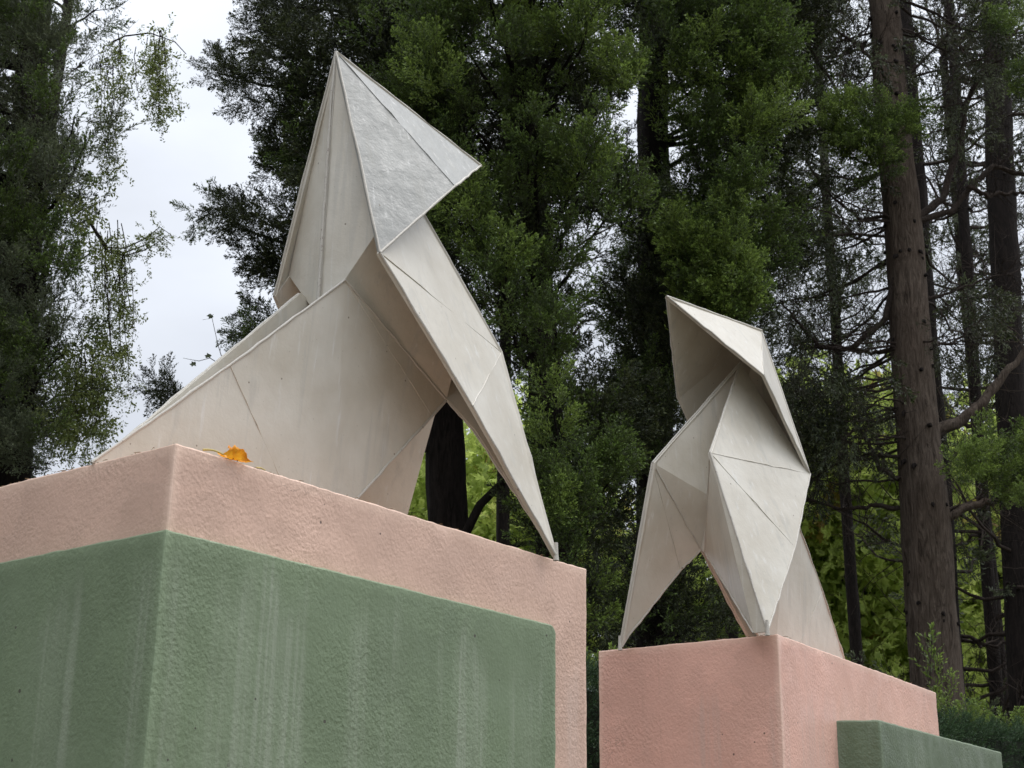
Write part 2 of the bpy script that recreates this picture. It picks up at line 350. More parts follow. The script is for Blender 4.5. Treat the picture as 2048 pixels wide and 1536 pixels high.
BIRD2 = {'A': [0.9357, 5.0952, 3.4906], 'B': [0.5278, 4.6182, 3.425], 'X': [0.8275, 4.9407, 3.3027], 'Cl': [0.8736, 4.7487, 3.1876], 'Cr': [0.5993, 4.9702, 3.1753], 'Dl': [1.0613, 4.9602, 2.8926], 'Dr': [0.7773, 5.1964, 2.8798], 'El': [0.6522, 4.5632, 2.8495], 'Er': [0.4763, 4.6945, 2.8504], 'Gl': [0.9435, 4.7053, 2.5683], 'Gr': [0.5528, 5.0219, 2.5621], 'Nl': [0.992, 5.039, 2.8376], 'Nr': [0.8669, 5.1404, 2.8376], 'cl': [1.155, 5.2952, 2.5402], 'cr': [1.0845, 5.3522, 2.538], 'Hl': [0.6522, 4.7564, 2.5586], 'Hr': [0.6401, 4.7692, 2.6165], 'Fl': [0.7912, 4.4309, 2.2432], 'Tl': [1.3033, 5.5553, 2.2432], 'Fr': [0.3654, 4.7637, 2.2432], 'Tr': [1.3075, 5.5519, 2.2432], 'M': [0.9315, 5.0922, 2.8436], 'Wl': [0.9687, 4.9037, 2.9519], 'Vl': [0.7732, 4.6313, 2.7353], 'Ql': [0.9203, 5.0316, 2.2432], 'ql': [0.9885, 5.1157, 2.2432], 'Wr': [0.7393, 5.0896, 2.9519], 'Vr': [0.5133, 4.842, 2.7353], 'Qr': [0.8744, 5.0688, 2.2432], 'qr': [0.9426, 5.1529, 2.2432]}
def plate(name, V, faces, parent, inward, th=.009, seams=(), rims=(), rim_r=.0036, seam_r=.0015, mat=None):
    """sheet-metal facets: each facet group gets real thickness on its inner side, rounded rims and welded crease beads"""
    keys = sorted({k for f in faces for k in f}); idx = {k: i for i, k in enumerate(keys)}
    vs_ = [V[k] for k in keys]; loc = np.array(parent.location)
    me = bpy.data.meshes.new(name)
    bm = bmesh.new(); bv = [bm.verts.new(tuple(np.array(p)-loc)) for p in vs_]
    for f in faces: bm.faces.new([bv[idx[k]] for k in f])
    bmesh.ops.recalc_face_normals(bm, faces=bm.faces)
    # point the normals away from the inner reference point
    cen = Vector(tuple(np.mean([V[k] for k in keys], axis=0)-loc)); inn = Vector(tuple(np.array(inward)-loc))
    s = sum((f.normal.dot(f.calc_center_median()-inn))*f.calc_area() for f in bm.faces)
    if s < 0: bmesh.ops.reverse_faces(bm, faces=bm.faces)
    bmesh.ops.subdivide_edges(bm, edges=bm.edges[:], cuts=7, use_grid_fill=True)
    bm.normal_update()
    r0 = bmesh.ops.duplicate(bm, geom=bm.verts[:]+bm.edges[:]+bm.faces[:])
    vm = r0['vert_map']; orig = [v for v in bm.verts if v in vm]
    half = len(bm.faces)//2
    fs = bm.faces[:]; newf = [g for g in r0['geom'] if isinstance(g, bmesh.types.BMFace)]
    newset = set(newf); old = [f for f in fs if f not in newset]
    bes = [e for f in old for e in f.edges if len(e.link_faces) == 1]
    nv = set(v for f in newf for v in f.verts)
    nrm_ = {v: v.normal.copy() for v in nv}
    from mathutils import noise as mn
    o2n = {}
    for f in old:
        for v in f.verts: o2n[v] = vm[v]
    for v, w in o2n.items():
        d_ = v.normal*(.0016*mn.noise(v.co*7)); w.co = w.co+d_-v.normal*th; 
    for v in o2n: v.co += v.normal*(.0016*mn.noise(v.co*7))
    bmesh.ops.reverse_faces(bm, faces=newf)
    for e_ in set(bes):
        a, b_ = e_.verts
        try: bm.faces.new((a, b_, o2n[b_], o2n[a]))
        except ValueError: pass
    bmesh.ops.recalc_face_normals(bm, faces=bm.faces)
    bm.to_mesh(me); bm.free()
    me.materials.append(mat or M_WHITE); me.materials.append(M_RIM)
    base = bpy.data.objects.new(name, me); COL.objects.link(base); base.parent = parent
    # rims and seams as thin wandering beads joined into the same mesh
    G = Geo()
    def bead(a, b_, r, w=.0008):
        a, b_ = np.array(V[a]), np.array(V[b_]); n_ = 14
        t = np.linspace(0, 1, n_)[:, None]; p = a+(b_-a)*t+rng.standard_normal((n_, 3))*w*(np.sin(np.pi*t)+.15)
        G.tube(p-loc, r*(1+.12*rng.standard_normal(n_)), 6)
    for a, b_ in seams: bead(a, b_, seam_r)
    ns = G.n
    for a, b_ in rims: bead(a, b_, rim_r)
    if G.n:
        v = np.concatenate(G.v); f = np.concatenate(G.f)
        bm = bmesh.new(); bm.from_mesh(me); vv = [bm.verts.new(tuple(p)) for p in v]
        for q in f:
            fc = bm.faces.new([vv[i] for i in q]); fc.smooth = True; fc.material_index = 1 if q.min() >= ns else 0
        bm.to_mesh(me); bm.free()
    return base
def bird(V, label, pos, rootflag=False):
    V = {k: np.array(v) for k, v in V.items()}
    V['M'] = V['M']-np.array([0, 0, .09])
    for s in 'lr':
        V['W'+s] = (V['D'+s]*.87+V['X']*.13) if s == 'l' else (V['D'+s]*.76+V['M']*.02+V['X']*.22)
        V['V'+s] = V['G'+s]*.16+V['E'+s]*.42+V['M']*.17+V['H'+s]*.25
    root = empty('folded_bird_sculpture', pos, label, 'sculpture')
    mid = lambda *k: np.mean([V[q] for q in k], axis=0)
    ctr = mid('M', 'X', 'Dl', 'Dr')
    for s in 'lr':
        o = 'r' if s == 'l' else 'l'
        k = lambda n: n+s
        # head: hooded crest and beak, one bent plate per side
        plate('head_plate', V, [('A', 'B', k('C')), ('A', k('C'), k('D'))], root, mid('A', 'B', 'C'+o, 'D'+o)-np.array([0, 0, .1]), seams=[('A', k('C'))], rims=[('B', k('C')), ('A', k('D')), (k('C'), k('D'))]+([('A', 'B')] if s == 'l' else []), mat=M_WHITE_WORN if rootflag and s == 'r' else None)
        # neck and outer leg
        plate('neck_plate', V, [('X', k('E'), k('D'))], root, ctr, th=.008, rims=[('X', k('E'))], seams=[(k('D'), k('E'))])
        plate('leg_plate', V, [(k('D'), k('E'), k('G')), (k('G'), k('E'), k('F'))], root, mid('M', k('N'), k('H')), th=.010, seams=[(k('E'), k('G'))], rims=[(k('D'), k('G')), (k('G'), k('F')), (k('E'), k('F'))])
        V[k('f')] = V[k('f')] if k('f') in V else V[k('F')]*.93+V[k('H')]*.07*np.array([1, 1, 0])+V[k('F')]*.07*np.array([0, 0, 1])
        lat = (V['Fl']-V['Fr'])*(1 if s == 'l' else -1); V[k('J')] = V[k('H')]*.79+V[k('f')]*.21+lat*(.0 if not rootflag and s == 'l' else .03)
        if not (rootflag and s == 'l'): plate('inner_leg_plate', V, [(k('E'), k('H'), k('J')), (k('E'), k('J'), k('f'))]+([(k('E'), k('f'), k('F'))] if np.linalg.norm(V[k('f')]-V[k('F')]) > .005 else []), root, mid('M', 'N'+s, k('D')), th=.007, rims=[(k('H'), k('J')), (k('J'), k('f')), (k('E'), k('H'))], seams=[(k('E'), k('J'))] if s == 'r' else [])
        # tail: one side of the open trough
        V[k('K')] = V[k('H')].copy(); V[k('L')] = V[k('H')]*.86+V[k('Q')]*.14
        inn = mid('N'+o, 'c'+o, 'T'+o, 'H'+o)
        plate('tail_plate', V, [(k('N'), k('K'), k('L')), (k('N'), k('L'), k('Q')), (k('N'), k('Q'), k('q'), k('c')), (k('c'), k('q'), k('T'))], root, inn, th=.009,
              seams=[(k('c'), k('q')), (k('N'), k('L'))], rims=[(k('N'), k('K')), (k('N'), k('c')), (k('c'), k('T')), (k('K'), k('Q'))])
        # inner sheet that closes the hood behind
        plate('hood_lining', V, [('A', 'M', k('W')), ('M', k('V'), k('W')), ('M', k('H'), k('V'))], root, mid('X', 'B'), th=.006, rim_r=.003, rims=[('A', 'M')] if s == 'l' else [])
    S_ = mid('El', 'Er')*.45+mid('X', 'Hr', 'Hl')*.1+mid('M', 'Hl')*.45; V['S'] = S_
    plate('chest_plate', V, [('X', 'Er', 'S'), ('Er', 'Hr', 'S')], root, ctr, th=.006, rims=[('X', 'Er')])
    plate('chest_plate', V, [('X', 'S', 'El'), ('S', 'Hl', 'El'), ('S', 'Hr', 'Hl')], root, ctr, th=.006)
    bk = mid('Nl', 'Nr')-mid('Dl', 'Dr'); bk = mid('Dl', 'Dr')-mid('X', 'M'); bk[2] = 0; bk /= np.linalg.norm(bk)
    t_ = np.linspace(0, 1, 24)[:, None]; G = Geo(); q_ = V['A']+(V['M']-V['A'])*t_+bk*.006*np.clip(t_*6, 0, 1)+rng.standard_normal((24, 3))*.0005
    G.tube(q_, np.linspace(.003, .0058, 24)*(1+.1*rng.standard_normal(24)), 6); G.build('hood_rib', M_RIM, root)
    # small welded foot studs on the pedestal
    for s in 'lr':
        G = Geo(); p = V['F'+s]; G.tube([p+np.array([0, 0, -.012]), p+np.array([0, 0, .006]), p+np.array([0, 0, .035])], [.008, .006, .005], 8); G.build('foot_stud', M_RIM, root)
    return root
B1 = dict(BIRD1); B2 = dict(BIRD2)
B2['fl'] = onz(1507, 1266, TOP2).tolist(); B2['fr'] = B2['Fr']; B2['Hl'] = (at(1410, 1105, B2['Hl'][1]+.10)).tolist(); B2['Hr'] = (at(1402, 1100, B2['Hr'][1]+.10)).tolist(); B1['fr'] = B1['Fr']; B1['fl'] = B1['Fl']
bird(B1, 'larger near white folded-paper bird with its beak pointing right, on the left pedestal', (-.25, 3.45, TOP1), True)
bird(B2, 'smaller far white folded-paper bird facing left, on the right salmon pedestal', (.85, 4.95, TOP2))

# ------------------------------------------------------------------ fallen leaf on the pedestal edge
def fallen_leaf():
    m = bpy.data.materials.new('orange_autumn_leaf'); m.use_nodes = True; nt = m.node_tree; nt.nodes.clear()
    o = N(nt, 'ShaderNodeOutputMaterial'); v = objvec(nt)
    c = mixc(nt, mapr(nt, noise(nt, v, 60, 4, .6, 1), .35, .65, 0, 1), (.78, .30, .015), (.92, .50, .04))
    b = N(nt, 'ShaderNodeBsdfPrincipled'); L(nt, c, b.inputs['Base Color']); b.inputs['Roughness'].default_value = .5
    L(nt, bump(nt, noise(nt, v, 160, 4), .8, .002), b.inputs['Normal'])
    t = N(nt, 'ShaderNodeBsdfTranslucent'); L(nt, c, t.inputs[0]); ms = N(nt, 'ShaderNodeMixShader'); ms.inputs[0].default_value = .45
    L(nt, b.outputs[0], ms.inputs[1]); L(nt, t.outputs[0], ms.inputs[2]); L(nt, ms.outputs[0], o.inputs[0])
    m2, n2, b2 = newmat('yellow_leaf_stalk'); b2.inputs['Base Color'].default_value = (.55, .42, .12, 1)
    base = onz(470, 918, .0+TOP1)
    root = empty('fallen_leaf', base, 'curled orange maple leaf lying on the front edge of the left pedestal', 'leaf')
    d = np.array([r1[0], r1[1], 0]); u = np.array([0, 0, 1.0]); n_ = np.array([nrm[0], nrm[1], 0])
    # curled blade: a fan folded up with toothed rim
    V = []; F = []; nu = 25; nv = 7
    for i in range(nu):
        a = i/(nu-1); x = -.032+.068*a
        tooth = .0055*(1-abs(((a*6.3) % 1)-.5)*2) if 0 < i < nu-1 else 0
        hgt = .0185*(math.sin(math.pi*min(1, a*.92+.22))**.55)+tooth
        for j in range(nv):
            w = j/(nv-1)
            cz = hgt*w**.9; cy = .018*math.sin(w*2.2+.3*math.sin(a*9))+.004*math.sin(a*17+w*4)-.008
            V.append(base+d*(x*(1-.12*w*(1-a))+.004*w)+u*(.002+cz+.0012*math.sin(a*31)*w)+n_*cy)
    for i in range(nu-1):
        for j in range(nv-1): k = i*nv+j; F.append((k, k+1, k+nv+1, k+nv))
    o_ = mesh_obj('blade', V, F, m, root, True)
    V2 = []; F2 = []                                  # the half that lies back on the stone
    for i in range(nu):
        a = i/(nu-1); x = -.032+.068*a
        dep = .030*(math.sin(math.pi*min(1, a*.9+.1))**.6)
        for j in range(nv):
            w = j/(nv-1); V2.append(base+d*x-n_*(.008+dep*w)+u*(.002+.014*w**2+.001*math.sin(a*20)))
    for i in range(nu-1):
        for j in range(nv-1): k = i*nv+j; F2.append((k, k+nv, k+nv+1, k+1))
    mesh_obj('blade_fold', V2, F2, m, root, True)
    G = Geo(); p0 = base-d*.030+u*.002; p1 = onz(405, 906, TOP1)+u*.006
    t = np.linspace(0, 1, 10)[:, None]; G.tube(p0+(p1-p0)*t+u*.004*np.sin(t*3), np.linspace(.0014, .0024, 10), 6); G.build('stalk', m2, root)
    b2p = onz(512, 935, TOP1)
    G = Geo(); G.tube([b2p, b2p+d*.012+u*.002, b2p+d*.026+u*.0005], [.0012, .0018, .001], 5)
    tag(G.build('twig_bit', m2), 'tiny yellow twig bit on the pedestal rim just right of the orange leaf', 'twig')
fallen_leaf()

# ---- grit and conifer needles blown onto the plinth tops
def litter(name, label, segs, top, n, seed):
    g = np.random.default_rng(seed); G = Geo()
    for _ in range(n):
        a, d, l, w = segs[g.integers(len(segs))]
        q = a+d*g.uniform(.02, l-.02)+w*abs(g.normal(0, .035))+w*.004; an = g.uniform(0, 3.14); ln = g.uniform(.006, .022)
        v = np.array([math.cos(an), math.sin(an), g.normal(0, .12)])*ln; p0 = np.array([q[0], q[1], top+.0015])
        G.tube([p0-v*.5+np.array([0, 0, .001]), p0+np.array([0, 0, .002]), p0+v*.5+np.array([0, 0, g.uniform(0, .003)])], [.0006, .0009, .0005], 4)
    o = G.build(name, M_LITTER, None); tag(o, label, 'litter', kind='stuff')
M_LITTER, _nt, _b = newmat('dry_brown_needles'); L(_nt, mixc(_nt, noise(_nt, objvec(_nt), 40), (.10, .055, .03), (.30, .20, .09)), _b.inputs['Base Color']); _b.inputs['Roughness'].default_value = .8
litter('needle_litter', 'dry brown conifer needles along the rim of the left pedestal', [(A1, r1, L1, l1), (A1, l1, W1, r1)], TOP1, 210, 4)
litter('needle_litter', 'dry brown conifer needles along the rim of the right pedestal', [(A2, r2, L2, l2), (A2, l2, W2, r2)], TOP2, 130, 5)

# ------------------------------------------------------------------ foliage prototypes (kept out of the scene, instanced by the crowns)
def proto(name, V, F, tip, mat, stem=None):
    V = np.asarray(V, dtype=np.float32)
    me = bpy.data.meshes.new(name); me.from_pydata([tuple(map(float, v)) for v in V], [], F); me.update()
    me.materials.append(mat)
    if stem: me.materials.append(stem[0]); me.polygons.foreach_set('material_index', np.array(stem[1], dtype=np.int32))
    a = me.attributes.new('tip', 'FLOAT', 'POINT'); a.data.foreach_set('value', np.asarray(tip, dtype=np.float32))
    return bpy.data.objects.new(name, me)
def rot_to(d):
    d = np.array(d)/np.linalg.norm(d); r = np.array([0, 0, 1.]) if abs(d[2]) < .9 else np.array([1., 0, 0])
    u = np.cross(d, r); u /= np.linalg.norm(u); return u, np.cross(d, u), d
def cypress_spray(seed, droop=0.0, n2=16, nf=8, fl=.135, fw=.040, flat=.6):
    """unit-length spray: stem, side twigs, scale-leaf fingers"""
    g = np.random.default_rng(seed); V = []; F = []; T = []; MI = []
    def quad(a, b, c, d, t, m=0):
        i = len(V); V.extend([a, b, c, d]); F.append((i, i+1, i+2, i+3)); T.extend(t); MI.append(m)
    def stemseg(p, q, w):
        u, v, _ = rot_to(q-p); quad(p-u*w, p+u*w, q+u*w*.6, q-u*w*.6, [0]*4, 1)
    pts = []; bx, by = g.normal(0, .06, 2)
    for i in range(12):
        s = i/11; pts.append(np.array([bx*math.sin(s*3), by*math.sin(s*2.4)+.1*s*s, s-droop*.25*s*s]))
    for a, b in zip(pts[:-1], pts[1:]): stemseg(a, b, .007)
    for k in range(n2):
        s = .06+.94*k/(n2-1); j = min(10, int(s*11)); p = pts[j]+(pts[j+1]-pts[j])*(s*11-j) if s < 1 else pts[-1]
        ang = k*2.4+g.normal(0, .3); side = np.array([math.cos(ang), math.sin(ang)*flat+.15*g.normal(), 0])
        ln = (.16+.30*math.sin(math.pi*min(1, .12+s*.86)))*(1-.25*s)*g.uniform(.75, 1.2)
        el = R_(g.uniform(28, 52)); d = side/np.linalg.norm(side)*math.sin(el)+np.array([0, 0, math.cos(el)-droop*.9]); d /= np.linalg.norm(d)
        if k >= n2-2: d = np.array([.1*g.normal(), .1*g.normal(), 1.]); ln *= .8
        u, v, w = rot_to(d); cur = g.normal(0, .12, 2)
        q0 = p
        for f in range(nf):
            t = (f+.6)/nf; q = p+d*ln*t+(u*cur[0]+v*cur[1])*ln*t*t
            if f % 4 == 3: stemseg(q0, q, .0035); q0 = q
            az = g.uniform(0, 6.28); fe = R_(g.uniform(22, 48)); fd = d*math.cos(fe)+(u*math.cos(az)+v*math.sin(az))*math.sin(fe)
            L_ = fl*g.uniform(.7, 1.3)*(1-.35*t); uu, vv, _ = rot_to(fd); ro = g.uniform(0, 3.14); x = uu*math.cos(ro)+vv*math.sin(ro)
            tp = .25*s+.75*t*g.uniform(.6, 1.1)
            quad(q, q+fd*L_*.45+x*fw*.5, q+fd*L_, q+fd*L_*.5-x*fw*.5, [tp*.3, tp*.7, tp, tp*.7])
    return np.array(V), F, T, MI
def leafy_spray(seed, n=26, ls=.16, lobed=True, droop=.3, spread=.45):
    g = np.random.default_rng(seed); V = []; F = []; T = []; MI = []
    p = np.zeros(3); d = np.array([0, 0, 1.]); 
    for k in range(n):
        s = k/(n-1); q = p+d/n
        u, v, _ = rot_to(d); i = len(V); w = .006*(1-s*.6)
        V.extend([p-u*w, p+u*w, q+u*w, q-u*w]); F.append((i, i+1, i+2, i+3)); T.extend([0]*4); MI.append(1)
        p = q; d = d+g.normal(0, .13, 3)+np.array([0, 0, -droop*.0]); d /= np.linalg.norm(d)
        a = g.uniform(0, 6.28); off = np.array([math.cos(a), math.sin(a), g.uniform(-.2, .5)]); off /= np.linalg.norm(off)
        c = p+off*spread*g.uniform(.15, 1)*.35
        nrm_ = off*.5+g.normal(0, .6, 3); nrm_ /= np.linalg.norm(nrm_); ax = off-nrm_*(off@nrm_); ax /= np.linalg.norm(ax)+1e-6; bx = np.cross(nrm_, ax)
        sz = ls*g.uniform(.6, 1.25); i = len(V)
        if lobed:
            prof = [(0, 0), (.30, .42), (.38, .22), (.70, .48), (.66, .16), (1.02, .0), (.66, -.16), (.70, -.48), (.38, -.22), (.30, -.42)]
        else: prof = [(0, 0), (.35, .24), (.75, .2), (1.05, 0), (.75, -.2), (.35, -.24)]
        cc = np.mean([c+ax*sz*x+bx*sz*y for x, y in prof], axis=0)+nrm_*sz*.08
        V.append(cc); T.append(.2+.5*g.random()); tt = .3+.6*g.random()
        for x, y in prof: V.append(c+ax*sz*x+bx*sz*y); T.append(tt)
        m = len(prof)
        for j in range(m): F.append((i, i+1+j, i+1+(j+1) % m)); MI.append(0)
    return np.array(V), F, T, MI
PROTO = {}
def protos(kind, mat, fn, n=3, **kw):
    L_ = []
    for i in range(n):
        V, F, T, MI = fn(11+i*7+len(PROTO)*31, **kw); L_.append(proto('spray_'+kind, V, F, T, mat, (M_TWIG, MI)))
    PROTO[kind] = L_
protos('dark', M_CYP_DARK, cypress_spray)
protos('green', M_CYP, cypress_spray)
protos('lit', M_CYP_LIT, cypress_spray)
protos('grey', M_CYP_GREY, cypress_spray, n2=15, nf=8, fl=.11, fw=.034)
protos('droop', M_DROOP, cypress_spray, n2=13, nf=8, fl=.11, fw=.026, flat=.7)
protos('plane', M_PLANE, leafy_spray, ls=.17)
protos('vine', M_VINE, leafy_spray, ls=.13, n=20, lobed=False, spread=.3)
protos('hedge', M_HEDGE, cypress_spray, n2=16, nf=10, fl=.10, fw=.028, flat=1.0)

def inst_group(kinds):
    """node group: instance the sprays on the crown's own points"""
    ng = bpy.data.node_groups.new('foliage_'+'_'.join(kinds), 'GeometryNodeTree')
    ng.interface.new_socket('Geometry', in_out='INPUT', socket_type='NodeSocketGeometry'); ng.interface.new_socket('Geometry', in_out='OUTPUT', socket_type='NodeSocketGeometry')
    gi = ng.nodes.new('NodeGroupInput'); go = ng.nodes.new('NodeGroupOutput')
    jo = ng.nodes.new('GeometryNodeJoinGeometry')
    obs = [o for k in kinds for o in PROTO[k]]
    for o in obs[::-1]:
        oi = ng.nodes.new('GeometryNodeObjectInfo'); oi.inputs['Object'].default_value = o; oi.inputs['As Instance'].default_value = True
        ng.links.new(oi.outputs['Geometry'], jo.inputs[0])
    ip = ng.nodes.new('GeometryNodeInstanceOnPoints'); ip.inputs['Pick Instance'].default_value = True
    def attr(nm, ty):
        a = ng.nodes.new('GeometryNodeInputNamedAttribute'); a.data_type = ty; a.inputs['Name'].default_value = nm; return a.outputs['Attribute']
    ng.links.new(gi.outputs[0], ip.inputs['Points']); ng.links.new(jo.outputs[0], ip.inputs['Instance'])
    ng.links.new(attr('pick', 'INT'), ip.inputs['Instance Index'])
    e2r = ng.nodes.new('FunctionNodeEulerToRotation'); ng.links.new(attr('rot', 'FLOAT_VECTOR'), e2r.inputs[0]); ng.links.new(e2r.outputs[0], ip.inputs['Rotation'])
    ng.links.new(attr('scl', 'FLOAT'), ip.inputs['Scale'])
    ng.links.new(ip.outputs[0], go.inputs[0])
    return ng, len(obs)
GROUPS = {}
def crown(name, parent, pts, dirs, scl, kinds, mix=None):
    kinds = tuple(kinds)
    if kinds not in GROUPS: GROUPS[kinds] = inst_group(kinds)
    ng, n = GROUPS[kinds]
    pts = np.asarray(pts, float); dirs = np.asarray(dirs, float); m = len(pts)
    dirs /= np.linalg.norm(dirs, axis=1)[:, None]+1e-9
    me = bpy.data.meshes.new(name); me.vertices.add(m); me.vertices.foreach_set('co', (pts-np.array(parent.location)).astype(np.float32).ravel())
    # euler: roll about own axis then point +Z along dirs
    th = np.arccos(np.clip(dirs[:, 2], -1, 1)); ph = np.arctan2(dirs[:, 1], dirs[:, 0]); roll = rng.uniform(0, 6.283, m)
    eul = np.empty((m, 3), dtype=np.float32)
    for i in range(m):
        M_ = Matrix.Rotation(ph[i], 3, 'Z') @ Matrix.Rotation(th[i], 3, 'Y') @ Matrix.Rotation(roll[i], 3, 'Z')
        eul[i] = M_.to_euler()
    a = me.attributes.new('rot', 'FLOAT_VECTOR', 'POINT'); a.data.foreach_set('vector', eul.ravel())
    a = me.attributes.new('scl', 'FLOAT', 'POINT'); a.data.foreach_set('value', np.asarray(scl, dtype=np.float32))
    per = 3; p = mix if mix is not None else np.zeros(m, int)
    a = me.attributes.new('pick', 'INT', 'POINT'); a.data.foreach_set('value', (np.asarray(p)*per+rng.integers(0, per, m)).astype(np.int32))
    o = bpy.data.objects.new(name, me); COL.objects.link(o); o.parent = parent; o['kind'] = 'stuff'
    md = o.modifiers.new('foliage', 'NODES'); md.node_group = ng
    return o

def inpoly(P, x, y):
    c = np.zeros(len(x), bool); j = len(P)-1
    for i in range(len(P)):
        xi, yi = P[i]; xj, yj = P[j]
        c ^= ((yi > y) != (yj > y)) & (x < (xj-xi)*(y-yi)/(yj-yi+1e-9)+xi); j = i
    return c
def clumps(poly, Y0, Y1, n):
    """n clump centres whose silhouette fills the given outline, spread through the crown's depth"""
    P = np.array(poly, float); lo, hi = P.min(0), P.max(0); out = []
    while len(out) < n:
        x = rng.uniform(lo[0], hi[0], 200); y = rng.uniform(lo[1], hi[1], 200); k = inpoly(P, x, y)
        out += list(zip(x[k], y[k]))
    return np.array([at(x, y, Y) for (x, y), Y in zip(out[:n], rng.uniform(Y0, Y1, n))])
def pick(n_clumps, per, p):
    return np.repeat(rng.choice(len(p), n_clumps, p=p), per)
def fill(centres, per, r, axis_xy, up=.5, outw=.6, rnd=.7, size=.42, jit=.3, flatz=1.0):
    C_ = np.repeat(centres, per, axis=0); m = len(C_)
    off = rng.standard_normal((m, 3))*r*.55; off[:, 2] *= flatz; p = C_+off
    ow = C_[:, :2]-np.array(axis_xy); ow /= np.linalg.norm(ow, axis=1)[:, None]+1e-6
    lo_ = off/(np.linalg.norm(off, axis=1)[:, None]+1e-6)
    d = np.concatenate([ow*outw, np.full((m, 1), up)], 1)+lo_*.7+rng.standard_normal((m, 3))*rnd*.5
    s = size*rng.uniform(1-jit, 1+jit, m)
    return p, d, s
def plume(centres, ns, ln, r, axis_xy, outw=.6, up=.6, rnd=.35, size=.16):
    """one coherent tapering branchlet body of sprays round each centre"""
    P, D, S = [], [], []
    for c in centres:
        o = np.append(c[:2]-np.array(axis_xy), 0); o /= np.linalg.norm(o)+1e-6
        a = o*outw+np.array([0, 0, up])+rng.standard_normal(3)*rnd; a /= np.linalg.norm(a); k = rng.uniform(.65, 1.35)
        t = np.sort(rng.uniform(0, 1, ns)); rad = rng.standard_normal((ns, 3)); rad -= (rad@a)[:, None]*a; rad /= np.linalg.norm(rad, axis=1)[:, None]+1e-6
        w = r*k*np.sin(np.pi*np.clip(t*.85+.12, 0, 1))**.8*rng.uniform(.25, 1, ns)
        P.append(c+a*((t-.5)*ln*k)[:, None]+rad*w[:, None]); D.append(a*.75+rad*.8+rng.standard_normal((ns, 3))*.2+np.array([0, 0, .25])); S.append(size*(1.15-.45*t)*rng.uniform(.8, 1.2, ns))
    return np.concatenate(P), np.concatenate(D), np.concatenate(S)
def limb_pts(a, b, sag=.1, wob=.04, n=10):
    a, b = np.array(a, float), np.array(b, float); t = np.linspace(0, 1, n)[:, None]
    ln = np.linalg.norm(b-a); w = np.cumsum(rng.standard_normal((n, 3)), 0)*wob*ln/np.sqrt(n); w -= w[0]+(w[-1]-w[0])*t
    return a+(b-a)*t+w+np.array([0, 0, 1.])*(-sag*ln*np.sin(np.pi*t))
def twigs(G, pts, r, n, ln, depth=1, updir=.2, sides=3, side_bias=None):
    pts = np.asarray(pts)
    for _ in range(n):
        k = rng.uniform(.15, 1)*(len(pts)-1); i = min(int(k), len(pts)-2); p = pts[i]+(pts[i+1]-pts[i])*(k-i)
        t = pts[i+1]-pts[i]; t = t/(np.linalg.norm(t)+1e-9)
        d = t*.6+rng.standard_normal(3)*.75+np.array([0, 0, updir]); d /= np.linalg.norm(d)
        l = ln*rng.uniform(.4, 1.3); m = 7; q = [p]; cur = rng.standard_normal(3)*.22+np.array([0, 0, updir*.25])
        for j in range(m-1):
            d = d+cur*.5+rng.standard_normal(3)*.13; d /= np.linalg.norm(d); q.append(q[-1]+d*l/(m-1))
        G.tube(q, np.linspace(r, r*.3, m), sides)
        if depth > 0: twigs(G, q, r*.55, 3, ln*.45, depth-1, updir, sides)

def trunk(root, p0, p1, r0, r1_, mat, sides=20, name='trunk', n=40, knots=0, bump_=.035):
    G = Geo(); t = np.linspace(0, 1, n)[:, None]; p = np.array(p0)+(np.array(p1)-np.array(p0))*t
    p = p+np.cumsum(rng.standard_normal((n, 3))*.004, 0)*np.array([1, 1, 0])
    rad = np.linspace(r0, r1_, n)*(1+.02*np.sin(np.linspace(0, 20, n)))
    rad[:max(2, n//12)] *= np.linspace(1.25, 1, max(2, n//12))
    G.tube(p, rad, sides, bump=bump_)
    o = G.build(name, mat, root)
    if knots:
        K = Geo()
        for _ in range(knots):
            i = rng.integers(2, n-2); a = rng.uniform(0, 6.283); d = np.array([math.cos(a), math.sin(a), rng.uniform(-.5, .3)])
            q = p[i]+d*rad[i]*.9+np.array([0, 0, rng.uniform(-.1, .1)]); l = rng.uniform(.02, .055)
            K.tube([q, q+d*l*.6, q+d*l*.9+np.array([0, 0, -.4*l])], [rng.uniform(.012, .028), .014, .004], 6)
        K.build('branch_stub', M_BARKD, root, kind='stuff')
    return p, rad

def tree(name, label, cat, base_px, Y, top_px=None, r0=.16, r1_=.1, mat=M_BARKD, ztop=9.5, group=None, knots=0, sides=20):
    """root on the ground under the point seen at base_px"""
    b = at(*base_px, Y); root = empty(name, (b[0], b[1], 0), label, cat, group)
    tp = at(*top_px, Y) if top_px else b
    dx = (tp-b)/(tp[2]-b[2]+1e-6) if top_px else np.array([0, 0, 1.])
    p0 = b-dx*b[2]; p0[2] = -.1; p1 = b+dx*(ztop-b[2])
    p, rad = trunk(root, p0, p1, r0, r1_, mat, sides, knots=knots)
    return root, p, rad
def limbs_to(root, tp, trad, centres, frac=.6, r=.035, name='limb', mat=M_BARKD, sag=.05, tw=0, drop=.35, twl=.3, twr=.004, up=.2):
    """limbs from the trunk out to the clumps"""
    G = Geo(); k = rng.permutation(len(centres))[:int(len(centres)*frac)]
    for c in centres[k]:
        hd = np.linalg.norm(c[:2]-tp[0][:2]); z = np.clip(c[2]-drop*hd, .8, tp[-1][2]); i = int(np.argmin(abs(tp[:, 2]-z)))
        pts = limb_pts(tp[i], c, sag, .05); rr = r*min(1.4, .45+hd*.35)
        G.tube(pts, np.linspace(rr, rr*.25, len(pts)), 6)
        if tw: twigs(G, pts[3:], twr, tw, twl, 1, up)
    if G.n: G.build(name, mat, root, kind='stuff' if len(k) > 1 else None)

